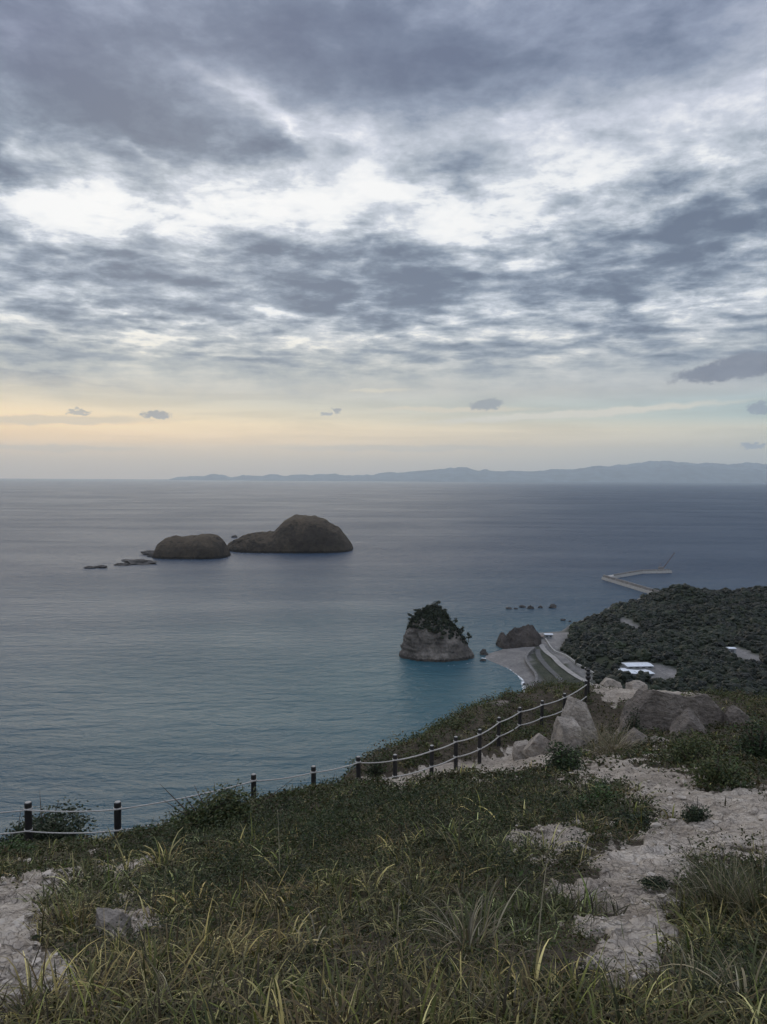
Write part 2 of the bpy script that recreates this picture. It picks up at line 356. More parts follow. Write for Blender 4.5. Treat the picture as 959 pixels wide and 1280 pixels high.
def rbf_fit(pts):
    X = pts[:, :2]; n = len(X)
    d2 = ((X[:, None] - X[None]) ** 2).sum(-1)
    K = .5 * d2 * np.log(d2 + 1e-9) + np.eye(n) * .05
    Pm = np.hstack([np.ones((n, 1)), X]); A = np.block([[K, Pm], [Pm.T, np.zeros((3, 3))]])
    return X, np.linalg.solve(A, np.concatenate([pts[:, 2], np.zeros(3)]))
RX, RW = rbf_fit(near)
def h_near(X, Y):
    out = np.zeros(X.size); p = np.stack([X.ravel(), Y.ravel()], 1)
    for i in range(0, len(p), 40000):
        q = p[i:i + 40000]; d2 = ((q[:, None] - RX[None]) ** 2).sum(-1)
        out[i:i + 40000] = (.5 * d2 * np.log(d2 + 1e-9)) @ RW[:len(RX)] + RW[len(RX)] + q @ RW[len(RX) + 1:]
    return out.reshape(X.shape)

shore_px = [(655, 868), (652, 850), (634, 836), (603, 823), (608, 817), (628, 811), (642, 800), (668, 791), (700, 789), (712, 780), (745, 768), (762, 758), (790, 752), (806, 743), (832, 737)]
shore = [on(*q)[:2] for q in shore_px]
LAND = np.array(shore + [(340, 820), (420, 800), (600, 830), (900, 900), (1500, 850), (1500, -300), (50, 150), (30, 250), (48, 330), (66, 395)])
def sdf_poly(X, Y, poly):
    x = X.ravel(); y = Y.ravel(); best = np.full(x.shape, 1e18); inside = np.zeros(x.shape, bool); n = len(poly)
    for i in range(n):
        ax, ay = poly[i]; bx, by = poly[(i + 1) % n]; ex, ey = bx - ax, by - ay
        t = np.clip(((x - ax) * ex + (y - ay) * ey) / (ex * ex + ey * ey + 1e-12), 0, 1)
        best = np.minimum(best, (x - ax - t * ex) ** 2 + (y - ay - t * ey) ** 2)
        c = ((ay > y) != (by > y)); xi = ax + (y - ay) * ex / (ey if abs(ey) > 1e-9 else 1e-9)
        inside ^= c & (x < xi)
    return (np.sqrt(best) * np.where(inside, 1, -1)).reshape(X.shape)
HILLS = [(284, 742, 26, 36, 16), (385, 735, 55, 40, 3.5), (470, 740, 80, 60, 11), (600, 760, 150, 90, 18), (200, 672, 34, 26, 4), (300, 655, 80, 22, 3), (230, 590, 60, 18, -2.5), (320, 520, 110, 24, -2), (800, 700, 220, 160, 30)]
def h_far(X, Y):
    d = sdf_poly(X, Y, LAND)
    # headland spur on which the viewer stands
    r = np.sqrt((X * np.where(X < 0, 1.15, .8)) ** 2 + Y ** 2) * (1 + .25 * sst(45, -20, X))
    th = np.degrees(np.arctan2(X, Y))
    hh = np.interp(r, [0, 45, 60, 80, 110, 150, 200, 250, 300, 360, 430], [112, 93, 82, 64, 44, 27, 12, 1, -4, -6, -8])
    hh = hh + 5 * sst(60, 150, r) * sst(300, 200, r) * fbm(P2(X, Y) / 40, 3)
    wob = 6 * fbm(P2(X, Y) / 30, 3)
    dd = d + wob * sst(20, 60, d)
    base = np.interp(dd, [-60, -20, 0, 14, 60, 200], [-6, -3, -.15, 1.8, 3.6, 8.0])
    hills = 0
    for hx, hy, sx, sy, a in HILLS:
        hills = hills + a * np.exp(-((X - hx) / sx) ** 2 - ((Y - hy) / sy) ** 2)
    m = sst(4, 60, d)
    base = base + m * (hills + 2.5 * fbm(P2(X, Y) / 45, 4))
    base = np.where(Y < 460, base, base)
    k = 6.0; q = np.maximum(k - np.abs(base - hh), 0) / k
    return np.maximum(base, hh) + q * q * k / 4 * sst(-1, 4, np.maximum(base, hh))
def sand_mask_px(X, Y, Z, soft_=False):
    """1 where bare weathered rock and sand shows on the headland top."""
    px, py = project(P2(X, Y, Z))
    w = np.sqrt(X * X + Y * Y)
    n = fbm(P2(X, Y) * 1.1, 4); n2 = fbm(P2(X, Y) * 4.0 + 9, 3)
    out = np.zeros_like(X) - 1e3
    for poly, soft in (([(765, 940), (830, 955), (900, 975), (975, 985), (1010, 1090), (900, 1085), (880, 1075), (850, 1100), (845, 1130), (850, 1175), (830, 1235), (760, 1262), (718, 1205), (745, 1150), (700, 1120), (745, 1065), (715, 1062), (770, 1050), (815, 1020), (760, 985), (700, 975), (690, 950)], 24),
                       ([(-60, 1105), (20, 1098), (80, 1082), (110, 1100), (60, 1140), (45, 1190), (90, 1235), (40, 1262), (-60, 1300)], 18),
                       ([(125, 1085), (175, 1075), (180, 1100), (140, 1110)], 20), ([(150, 1120), (200, 1130), (170, 1180), (120, 1180)], 18),
                       ([(560, 963), (600, 942), (655, 930), (700, 940), (700, 962), (600, 975)], 9), ([(440, 975), (560, 955), (600, 948), (600, 962), (500, 985)], 4),
                       ([(735, 862), (790, 850), (900, 860), (830, 880), (760, 880)], 6), ([(650, 1050), (720, 1030), (760, 1060), (700, 1090)], 34)):
        out = np.maximum(out, sdf_poly(px, py, poly) / soft)
    v = out - .15 + n * 2.0 + n2 * 1.5 + .9 * fbm(P2(X, Y) * 11 + 2, 2)
    v = np.where((Y < 1.0) | (px < -200) | (px > 1200), -.5 + 1.6 * n + n2, v)
    return sst(-1.0, 1.0, v) if soft_ else sst(-.35, .45, v)
def total(X, Y, detail=True):
    r = np.sqrt(X * X + Y * Y)
    w = sst(42, 75, r)
    zn = np.where(r < 80, h_near(np.clip(X, -60, 60), np.clip(Y, -20, 80)), 0)
    zf = np.where(r > 40, h_far(X, Y), 0)
    return zn * (1 - w) + zf * w
def ground_detail(X, Y, sm):
    r = np.sqrt(X * X + Y * Y)
    a = np.minimum(1, .25 + r / 12)
    z = .10 * a * fbm(P2(X, Y) * .6, 4)
    wx = P2(X, Y) + .35 * np.stack([fbm(P2(X, Y) * .9 + 3, 2), fbm(P2(X, Y) * .9 + 8, 2), 0 * X], -1)
    ledge = fbm(wx * np.array([1.0, 1.9, 1]) * 1.3, 5, ridged=True)
    z = z + sm * (.14 * ledge - .04 + .03 * fbm(P2(X, Y) * 5, 3, ridged=True) + .012 * fbm(P2(X, Y) * 14, 3))
    return z - (1 - sm) * .02
def ground_at(X, Y):
    """height of the headland surface, with its detail"""
    X = np.atleast_1d(np.asarray(X, float)); Y = np.atleast_1d(np.asarray(Y, float))
    Z = total(X, Y); sm = sand_mask_px(X, Y, Z)
    return Z + ground_detail(X, Y, sm)
def hit(x, y, r0=2.0, r1=70.0):
    """the headland point that the photo pixel (x, y) meets"""
    d = ray(x, y); t = np.geomspace(r0, r1, 500)
    X, Y, Zr = d[0] * t, t, CAM_Z + d[2] * t
    below = np.nonzero(Zr < total(X, Y))[0]
    i = below[0] if len(below) else len(t) - 1
    return np.array([X[i], Y[i], float(ground_at(X[i], Y[i])[0])])

# ------------------------------------------------------------------ materials
def ground_material():
    m, T, b, _ = mat('weathered_ground')
    sm = T.n('ShaderNodeAttribute', attribute_name='sand').outputs['Fac']
    p = T.n('ShaderNodeTexCoord').outputs['Object']
    big = T.noise(p, .8, 5, .6, .5); mid = T.noise(p, 5, 6, .65, .3); fine = T.noise(p, 38, 6, .7)
    sand = T.ramp(big, [(.3, G4(.25, .215, .175)), (.5, G4(.38, .335, .28)), (.7, G4(.51, .46, .395))])
    k = T.ramp(mid, [(.28, G4(.5, .47, .44)), (.45, G4(.9, .89, .88)), (.7, G4(1.15, 1.14, 1.12))])
    sand = T.mix(1.0, sand, k, 'MULTIPLY')
    k = T.ramp(fine, [(.3, G4(.68, .66, .64)), (.5, G4(1, 1, 1)), (.7, G4(1.15, 1.15, 1.15))]); sand = T.mix(1.0, sand, k, 'MULTIPLY')
    q = T.vm('ADD', p, T.vm('SCALE', T.noise(p, 2.5, 4, .6, col=True), sc=.5))
    v = T.n('ShaderNodeTexVoronoi', {'Vector': T.vm('MULTIPLY', q, (1, 1.6, 1)), 'Scale': 3.2}, feature='DISTANCE_TO_EDGE').outputs['Distance']
    v2 = T.n('ShaderNodeTexVoronoi', {'Vector': q, 'Scale': 13.0}, feature='DISTANCE_TO_EDGE').outputs['Distance']
    ck = T.rng(v, 0, .045); ck2 = T.rng(v2, 0, .09)
    cm = T.m('MULTIPLY', T.m('MULTIPLY_ADD', ck, .38, .62), T.m('MULTIPLY_ADD', ck2, .22, .78))
    sand = T.mix(1.0, sand, T.comb(cm, cm, cm), 'MULTIPLY')
    soil = T.ramp(mid, [(.3, G4(.035, .03, .022)), (.55, G4(.075, .06, .042)), (.75, G4(.12, .10, .07))])
    T.set(b.inputs['Base Color'], T.mix(T.rng(T.m('ADD', sm, T.m('MULTIPLY', T.m('SUBTRACT', mid, .5), .9)), .25, .7), soil, sand))
    b.inputs['Roughness'].default_value = .95; b.inputs['Specular IOR Level'].default_value = .2
    h = T.m('ADD', T.m('MULTIPLY', mid, .5), T.m('ADD', T.m('MULTIPLY', fine, .22), T.m('ADD', T.m('MULTIPLY', ck, .25), T.m('MULTIPLY', ck2, .12))))
    T.set(b.inputs['Normal'], T.n('ShaderNodeBump', {'Height': h, 'Distance': .05, 'Strength': 1.0}).outputs[0])
    return m
M_ground = ground_material()
def terrain_material():
    m, T, b, _ = mat('coast_land')
    sd = T.n('ShaderNodeAttribute', attribute_name='sand').outputs['Fac']
    p = T.n('ShaderNodeTexCoord').outputs['Object']
    n = T.noise(p, .09, 7, .65, .3); f = T.noise(p, .7, 6, .65)
    green = T.ramp(n, [(.3, G4(.014, .020, .012)), (.5, G4(.026, .034, .018)), (.7, G4(.05, .052, .03))])
    sand = T.ramp(n, [(.3, G4(.12, .117, .115)), (.5, G4(.18, .173, .165)), (.7, G4(.26, .245, .23))])
    k = T.rng(f, .3, .7, .75, 1.2); sand = T.mix(1.0, sand, T.comb(k, k, k), 'MULTIPLY')
    T.set(b.inputs['Base Color'], T.mix(sd, green, sand)); b.inputs['Roughness'].default_value = .95; b.inputs['Specular IOR Level'].default_value = .2
    T.set(b.inputs['Normal'], T.n('ShaderNodeBump', {'Height': f, 'Distance': .8, 'Strength': .8}).outputs[0])
    return m
M_land = terrain_material()
M_leaf = leafmat('leaf'); M_blade = leafmat('grass_blade', .55, .2)
M_pale = rockmat('pale_rock', (.22, .195, .165), (.36, .315, .265), (.50, .445, .38), 1.8, .26, .25, crack=.14)
M_grey = rockmat('grey_rock', (.13, .112, .095), (.19, .163, .138), (.29, .255, .22), 1.5, .30, .45, crack=.12)
M_cliff = rockmat('cliff_rock', (.060, .054, .049), (.125, .112, .10), (.235, .21, .185), .22, 1.2, .22, tide=2.6)
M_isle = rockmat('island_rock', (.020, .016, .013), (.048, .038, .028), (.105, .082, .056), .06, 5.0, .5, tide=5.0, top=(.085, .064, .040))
M_dark = rockmat('dark_rock', (.045, .042, .040), (.075, .07, .065), (.11, .10, .095), .4, .5)
M_wood = simple('bark', (.07, .055, .04), .9, .4, 9, .01)

# ------------------------------------------------------------------ near headland
nr, na = 520, 560
rr = np.geomspace(.35, 95, nr); aa = np.radians(np.concatenate([np.linspace(-110, -36, 60, False), np.linspace(-36, 36, na - 120), np.linspace(36.2, 110, 60)]))
A, Rr = np.meshgrid(aa, rr, indexing='ij')
X, Y = Rr * np.sin(A), Rr * np.cos(A)
Z0 = total(X, Y); SM = sand_mask_px(X, Y, Z0); SM = SM * sst(60, 45, Rr)
Z = Z0 + ground_detail(X, Y, SM) * sst(95, 70, Rr)
V = np.stack([X, Y, Z], -1).reshape(-1, 3)
mesh('ground', V, grid_faces(len(aa), nr)[:, ::-1], M_ground, None, True, attrs={'sand': SM.ravel()})['kind'] = 'structure'
# the coast beyond: valley floor, beach, hills, down below the waterline
gx = np.concatenate([np.arange(-160, 420, 4.0), np.arange(420, 1500, 12.0)]); gy = np.concatenate([np.arange(-120, 60, 12.0), np.arange(60, 920, 4.0), np.arange(920, 1200, 14.0)])
X, Y = np.meshgrid(gx, gy, indexing='ij')
Zc = total(X, Y)
rad = np.sqrt(X * X + Y * Y); Zc = Zc - 3.0 * sst(92, 78, rad)
clear_px = [[(600, 800), (640, 805), (668, 785), (715, 790), (700, 812), (740, 845), (760, 872), (640, 885), (600, 835)],
            [(770, 836), (785, 826), (815, 829), (855, 838), (848, 850), (780, 848)], [(773, 776), (779, 772), (800, 782), (798, 788), (782, 782)], [(908, 811), (920, 809), (955, 821), (951, 829), (912, 818)]]
def sand_far(X, Y, Z):
    px, py = project(P2(X, Y, Z)); o = np.full(X.shape, -1e3)
    for c_ in clear_px: o = np.maximum(o, sdf_poly(px, py, c_))
    d = sdf_poly(X, Y, LAND)
    s = sst(-2.5, 2.5, o + 4 * fbm(P2(X, Y) / 14, 3)) * (Y > 200)
    green = sdf_poly(px, py, [(664, 815), (672, 806), (690, 816), (715, 838), (742, 858), (760, 880), (665, 885), (668, 866), (674, 850), (668, 838), (662, 826)])
    s = s * (1 - .9 * sst(-1.0, 1.5, green + 5 * fbm(P2(X, Y) / 9, 3)))
    return np.maximum(s, sst(5, 2, d) * (Y > 200)), o
SF, _ = sand_far(X, Y, Zc)
mesh('terrain', np.stack([X, Y, Zc], -1).reshape(-1, 3), grid_faces(len(gx), len(gy)), M_land, None, True, attrs={'sand': SF.ravel()})['kind'] = 'structure'

# ------------------------------------------------------------------ sea
def sea_material():
    m, T, b, out = mat('sea_water')
    p = T.n('ShaderNodeNewGeometry').outputs['Position']
    dist = T.vm('LENGTH', T.vm('SUBTRACT', p, (0, 0, 0)))
    dn = T.n('ShaderNodeVectorMath', {0: p}); dn.operation = 'LENGTH'; dist = dn.outputs['Value']
    # turbidity: shallow turquoise close to the coast, deep slate further out
    sh = T.noise(p, .012, 4, .55, .4)
    bay = T.n('ShaderNodeVectorMath', {0: T.vm('SUBTRACT', p, (20, 400, 0))}); bay.operation = 'LENGTH'
    t = T.m('ADD', T.m('DIVIDE', bay.outputs['Value'], 720.0), T.m('MULTIPLY', T.m('SUBTRACT', sh, .5), .25))
    colr = T.ramp(t, [(.0, G4(.024, .090, .112)), (.22, G4(.026, .078, .104)), (.5, G4(.027, .060, .092)), (1.0, G4(.024, .045, .078))])
    patch = T.noise(T.map(p, (1, 1, 1), rot=(0, 0, math.radians(12))), .0016, 5, .55, .8)
    patch2 = T.noise(T.map(p, (.35, 1.6, 1), rot=(0, 0, math.radians(8))), .004, 5, .6, .5)
    pp = T.m('ADD', T.m('MULTIPLY', patch, .5), T.m('MULTIPLY', patch2, .5))
    w1 = T.noise(T.map(p, (.32, 1, 1), rot=(0, 0, math.radians(14))), .055, 3, .5, .3)
    w2 = T.noise(T.map(p, (.45, 1, 1), rot=(0, 0, math.radians(-10))), .17, 4, .6, .5)
    w3 = T.noise(T.map(p, (.6, 1, 1), rot=(0, 0, math.radians(24))), .7, 5, .65, .4)
    h = T.m('ADD', T.m('MULTIPLY', w1, 4.2), T.m('ADD', T.m('MULTIPLY', w2, 3.0), T.m('MULTIPLY', w3, .70)))
    amp = T.rng(pp, .36, .62, .72, 1.1)
    nrm = T.n('ShaderNodeBump', {'Height': T.m('MULTIPLY', h, amp), 'Distance': 1.0, 'Strength': 1.0}).outputs[0]
    # effective mirror share of a choppy sea: facets shade each other at grazing angles, so it levels off
    fr = T.n('ShaderNodeFresnel', {'IOR': 1.333, 'Normal': nrm}).outputs[0]
    fac = T.m('MULTIPLY', T.m('DIVIDE', fr, T.m('ADD', fr, .35)), T.rng(pp, .38, .62, .315, .255))
    df = T.n('ShaderNodeBsdfDiffuse', {'Color': colr, 'Normal': nrm}); gl = T.n('ShaderNodeBsdfGlossy', {'Color': (.93, .96, 1.0, 1), 'Roughness': .26, 'Normal': nrm})
    mx = T.n('ShaderNodeMixShader', {0: fac}); T.L.new(df.outputs[0], mx.inputs[1]); T.L.new(gl.outputs[0], mx.inputs[2]); T.L.new(mx.outputs[0], out.inputs[0])
    return m
M_sea = sea_material()
ang = np.linspace(0, 2 * math.pi, 96, False); rad = np.array([40, 200, 600, 1500, 4000, 12000, 28000, 46500.0])
V = [(0, 0, 0)] + [(r * math.cos(t), r * math.sin(t), 0) for r in rad for t in ang]
Q = [(1 + i * 96 + j, 1 + (i + 1) * 96 + j, 1 + (i + 1) * 96 + (j + 1) % 96, 1 + i * 96 + (j + 1) % 96) for i in range(7) for j in range(96)]
mesh('sea', np.array(V, float), [np.array(Q), np.array([(0, 1 + j, 1 + (j + 1) % 96) for j in range(96)])], M_sea)['kind'] = 'structure'

# foam along the beach: thin ragged ribbons just over the water
def foam_material():
    m, T, b, out = mat('foam')
    p = T.n('ShaderNodeTexCoord').outputs['Object']
    u = T.n('ShaderNodeAttribute', attribute_name='edge').outputs['Fac']
    n = T.noise(p, .55, 6, .7, .4)
    a = T.rng(T.m('SUBTRACT', n, T.m('MULTIPLY', u, .32)), .38, .5)
    T.set(b.inputs['Base Color'], G4(.72, .75, .76)); b.inputs['Roughness'].default_value = .8; T.set(b.inputs['Alpha'], a)
    return m
M_foam = foam_material()
def foam(path, w0, w1, z=.06):
    P = np.array(path); t = np.linspace(0, len(P) - 1, 90); ip = np.minimum(t.astype(int), len(P) - 2); f = (t - ip)[:, None]
    # catmull-rom
    Pm = np.vstack([2 * P[0] - P[1], P, 2 * P[-1] - P[-2]])
    a_, b_, c_, d_ = Pm[ip], Pm[ip + 1], Pm[ip + 2], Pm[ip + 3]
    L = .5 * ((2 * b_) + (-a_ + c_) * f + (2 * a_ - 5 * b_ + 4 * c_ - d_) * f ** 2 + (-a_ + 3 * b_ - 3 * c_ + d_) * f ** 3)
    tg = np.gradient(L, axis=0); tg /= np.linalg.norm(tg, axis=1)[:, None]; nn = np.stack([-tg[:, 1], tg[:, 0]], 1)
    wv = 1 + .5 * fbm(np.stack([t, t * 0, t * 0], 1) * .7, 3)
    rows = np.linspace(-1, 1, 7); Vv = []; E = []
    for i in range(len(L)):
        for r in rows:
            off = (r * w0 if r > 0 else r * w1) * wv[i]; Vv.append((*(L[i] + nn[i] * off), z)); E.append(abs(r) if r < 0 else abs(r) ** 2)
    return np.array(Vv), E
fp = [on(*q)[:2] for q in [(657, 866), (654, 852), (648, 844), (638, 836), (625, 829), (612, 824), (602, 822.5)]]
V, E = foam(fp, 2.0, 3.4)
o = mesh('surf', V, grid_faces(90, 7), M_foam, attrs={'edge': E}); o['kind'] = 'structure'
for wash, w_ in (([(498, 826), (503, 830.5), (520, 832.5), (545, 833), (570, 831.5), (590, 828.5), (598, 824)], .5), ([(196, 697), (215, 700), (245, 700.3), (275, 699.5), (287, 696)], 1.6), ([(300, 692.5), (330, 692), (370, 689.5), (410, 687.5), (436, 686), (443, 683)], 1.8), ([(186, 694), (192, 695), (198, 696.5)], 1.5), ([(612, 817), (622, 814.5), (632, 813), (640, 812)], .7)):
    V, E = foam([on(*q)[:2] for q in wash], w_, w_, .09); mesh('surf', V, grid_faces(90, 7), M_foam, attrs={'edge': np.array(E) * 1.0 + .35})['kind'] = 'structure'

# ------------------------------------------------------------------ distant mountains
def mountains(name, prof, Y0, depth, seed):
    xs = np.array([q[0] for q in prof]); ys = np.array([q[1] for q in prof])
    pxs = np.linspace(xs[0], xs[-1], 420); py = np.interp(pxs, xs, ys)
    n = fbm(np.stack([pxs / 28, pxs * 0 + seed, pxs * 0], 1), 6, gain=.6) * 4.5
    nv = 24; V = []
    for i, x in enumerate(pxs):
        edge = min(1, (x - xs[0]) / 40)
        p = at(x, py[i] - n[i] * edge, Y0); top = max(p[2], 8)
        for j in range(nv):
            v = j / (nv - 1) * 2 - 1; yy = Y0 + v * depth
            k = max(0, 1 - abs(v)) ** .8
            rn = 1 + .35 * float(pnoise(np.array([x / 22, v * 3 + seed, 1.0]))) * (1 if v < -.1 else 0) if k > 0 else 1
            V.append((p[0] * yy / Y0, yy, top * k * min(rn, 1.0) - 6))
    return mesh(name, np.array(V), grid_faces(420, nv)[:, ::-1], M_mount, None, True)
M_mount = simple('hazed_mountain', (.12, .145, .16), .95, .3, .002)  # forest colour paled and blued, distance haze put into the base colour
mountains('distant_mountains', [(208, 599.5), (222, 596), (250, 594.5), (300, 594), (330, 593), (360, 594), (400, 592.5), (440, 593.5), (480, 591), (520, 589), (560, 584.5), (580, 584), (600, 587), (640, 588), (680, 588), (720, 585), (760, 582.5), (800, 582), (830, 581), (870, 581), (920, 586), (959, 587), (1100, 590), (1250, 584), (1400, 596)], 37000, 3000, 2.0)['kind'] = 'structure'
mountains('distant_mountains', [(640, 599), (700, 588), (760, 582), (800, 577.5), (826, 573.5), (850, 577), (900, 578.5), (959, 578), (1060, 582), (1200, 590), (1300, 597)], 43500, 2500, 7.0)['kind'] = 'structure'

# ------------------------------------------------------------------ far islands and sea rocks
def hf_rock(name, prof, ybase, zdepth, mtl, seed, nu=110, nv=60, rough=.08, steep=.45, parent=None, col=None):
    """rock rising from the sea: profile [(px, py of top)], standing at waterline pixel row ybase"""
    p0 = on(prof[len(prof) // 2][0], ybase); Y0 = p0[1] + zdepth * .45
    xs = np.array([q[0] for q in prof], float); zs = np.array([max(at(q[0], q[1], Y0)[2], -1) for q in prof])
    k = Y0 / F; X0 = ray(xs[0], ybase)[0] * Y0; X1 = ray(xs[-1], ybase)[0] * Y0
    U = np.linspace(X0, X1, nu); Zt = np.interp(U, np.linspace(X0, X1, 200), np.interp(np.linspace(xs[0], xs[-1], 200), xs, zs))
    v = np.linspace(-1, 1, nv); Ug, Vg = np.meshgrid(U, v, indexing='ij'); Zg = np.repeat(Zt[:, None], nv, 1)
    w = (X1 - X0)
    hx = np.abs((Ug - (X0 + X1) / 2) / (w / 2)); wid = np.sqrt(np.clip(1 - hx ** 4, .03, 1))
    Yg = Y0 + Vg * zdepth * wid
    H = Zg.max()
    n = fbm(P2(Ug, Yg) / (H * .6) + seed, 5); nr_ = fbm(P2(Ug, Yg) / (H * .45) + seed + 5, 6, ridged=True)
    prof_v = np.clip(1 - np.abs(Vg) ** 2.2, 0, 1) ** steep
    Zz = (Zg + 2) * prof_v * (1 + rough * 1.0 * n) + (1.3 * H - Zg) * rough * nr_ * prof_v - 2
    Xg = Ug + n * H * .06; Yg = Yg + n * H * .15
    o = mesh(name, np.stack([Xg, Yg, Zz], -1).reshape(-1, 3), grid_faces(nu, nv)[:, ::-1], mtl, parent, True)
    return o
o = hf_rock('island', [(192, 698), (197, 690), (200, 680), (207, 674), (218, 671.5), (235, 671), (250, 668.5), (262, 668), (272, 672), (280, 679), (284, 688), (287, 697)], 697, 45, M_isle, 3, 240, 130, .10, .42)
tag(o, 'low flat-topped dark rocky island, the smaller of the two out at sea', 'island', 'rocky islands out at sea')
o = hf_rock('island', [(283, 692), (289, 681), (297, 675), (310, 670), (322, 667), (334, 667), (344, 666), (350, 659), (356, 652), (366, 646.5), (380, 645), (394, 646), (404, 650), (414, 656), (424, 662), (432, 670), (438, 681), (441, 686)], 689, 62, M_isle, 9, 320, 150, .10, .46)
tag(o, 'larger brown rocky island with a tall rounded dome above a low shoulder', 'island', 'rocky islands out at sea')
def blob_rock(rad_, seed, sub=4, nb=9, rough=.12):
    """unit-ish faceted boulder: icosphere cut by planes, then roughened"""
    import bmesh
    bm = bmesh.new(); bmesh.ops.create_icosphere(bm, subdivisions=sub, radius=1)
    V = np.array([v.co[:] for v in bm.verts]); Fc = np.array([[v.index for v in f.verts] for f in bm.faces]); bm.free()
    rg = np.random.default_rng(seed)
    for i in range(nb):
        n = rg.normal(size=3); n /= np.linalg.norm(n); dpl = rg.uniform(.55, .85)
        s = V @ n; ex = np.maximum(s - dpl, 0); V = V - ex[:, None] * n * .92
    V = V * (1 + rough * fbm(V * 1.6 + seed * 3.1, 5)[:, None] + rough * .35 * fbm(V * 5 + seed, 4, ridged=True)[:, None])
    return V * np.asarray(rad_), Fc
def sea_rock(px0, px1, ptop, pbase, label, seed, mtl=None):
    b0 = on(px0, pbase); b1 = on(px1, pbase); w = (b1[0] - b0[0]) / 2; Y0 = (b0[1] + b1[1]) / 2
    h = (pbase - ptop) * Y0 / F * .8
    V, Fc = blob_rock((w * 1.1, w * .8, h * .75), seed, 4, 6, .7)
    o = mesh('sea_rock', V, Fc, mtl or M_dark, None, False); o.location = ((b0[0] + b1[0]) / 2, Y0 + w * .5, h * .30)
    return tag(o, label, 'rock', 'sea rocks breaking the surface')
for i, q in enumerate([
    (106, 117, 707.6, 710.5, 'tiny flat dark rock farthest from the islands, at the end of the reef'),
    (118, 132, 706.6, 710, 'small flat black reef rock, second from the reef end'),
    (144, 160, 703.6, 707, 'thin flat reef rock just short of the long one'),
    (152, 194, 700, 705.5, 'longest flat black reef rock in front of the low island'),
    (178, 198, 688, 693.5, 'low dark rock touching the near end of the low island'),
    (184, 192, 693, 696, 'small black rock at the foot of the low island'),
    (290, 297, 669, 672, 'tiny rock in the water behind the islands, near the gap'),
    (318, 326, 664.6, 668, 'small dark rock poking up behind the shoulder of the big island'),
    (632, 639, 758.5, 761.5, 'small rock at the near end of the offshore line past the bay'),
    (643, 647, 759.5, 761.5, 'tiny rock, second in the offshore line past the bay'),
    (650, 656, 756.5, 759.5, 'small rounded rock third in the offshore line'),
    (660, 667, 756, 761, 'dark upright rock fourth in the offshore line'),
    (674, 679, 757, 760, 'tiny rock between two larger ones in the offshore line'),
    (687, 696, 755, 760, 'largest dark rock, last in the offshore line towards the pier'),
    (702, 707, 773.5, 776, 'small rock close to the wooded point'),
    (711, 714, 775.5, 777.5, 'tiny rock nearest the wooded point'),
    (600, 609, 811, 819, 'jagged dark rock between the sea stack and the beach spit'),
    (601, 607, 823.5, 826.5, 'low wet rock in the surf by the tip of the beach'),
    (654, 657, 853.5, 856.5, 'small dark rock in the surf line of the beach'),
]): sea_rock(*q, seed=20 + i)

# ------------------------------------------------------------------ sea stack
def sea_stack():
    Yb = on(545, 829)[1] + 20; s = Yb / F
    zs_px = [832, 826, 815, 800, 788, 778, 770, 765, 761]
    Lx = [499, 498, 500, 505, 509, 515, 522, 529, 538]; Rx_ = [596, 595, 590, 580, 570, 562, 556, 552, 547]
    lv = np.linspace(0, 1, 120); zi = np.interp(lv, np.linspace(0, 1, 9), zs_px); L = np.interp(lv, np.linspace(0, 1, 9), Lx); R_ = np.interp(lv, np.linspace(0, 1, 9), Rx_)
    nphi = 260; ph = np.linspace(0, 2 * math.pi, nphi, False)
    V = np.zeros((nphi, 122, 3)); cx0 = at(545, 800, Yb)[0]
    for k in range(120):
        cxp = (L[k] + R_[k]) / 2; hw = (R_[k] - L[k]) / 2 * s; cx = cx0 + (cxp - 545) * s
        z = at(cxp, zi[k], Yb)[2]
        zz = max(z, -2) if k else -3
        V[:, k, 0] = cx + hw * np.cos(ph); V[:, k, 1] = Yb + hw * .62 * np.sin(ph); V[:, k, 2] = zz
    V[:, 120] = V[:, 119] * .5 + V[:, 119].mean(0) * .5; V[:, 120, 2] += 1.0; V[:, 121] = V[:, 119].mean(0); V[:, 121, 2] += 1.2
    P = V.reshape(-1, 3); c0 = np.array([cx0, Yb, 0])
    dr = P - c0; dr[:, 2] *= 0; dr /= (np.linalg.norm(dr, axis=1)[:, None] + 1e-6)
    n = fbm(P / 9 + 2, 6) * 3.0 + fbm(P * np.array([1, 1, .3]) / 4.5, 6, ridged=True) * 1.7 + fbm(P * np.array([.12, .12, 1]) / 1.9 + 6, 3) * .8
    P = P + dr * n[:, None]; P[:, 2] += fbm(P / 7 + 5, 4) * .9 * sst(2, 12, P[:, 2])
    o = mesh('sea_stack', P, grid_faces(nphi, 122, True)[:, ::-1], M_cliff, None, True)
    tag(o, 'tall steep grey rock stack in the bay with dark trees growing on top', 'sea stack')
    return P, Yb, s, cx0
SP, SY, SS, SCX = sea_stack()

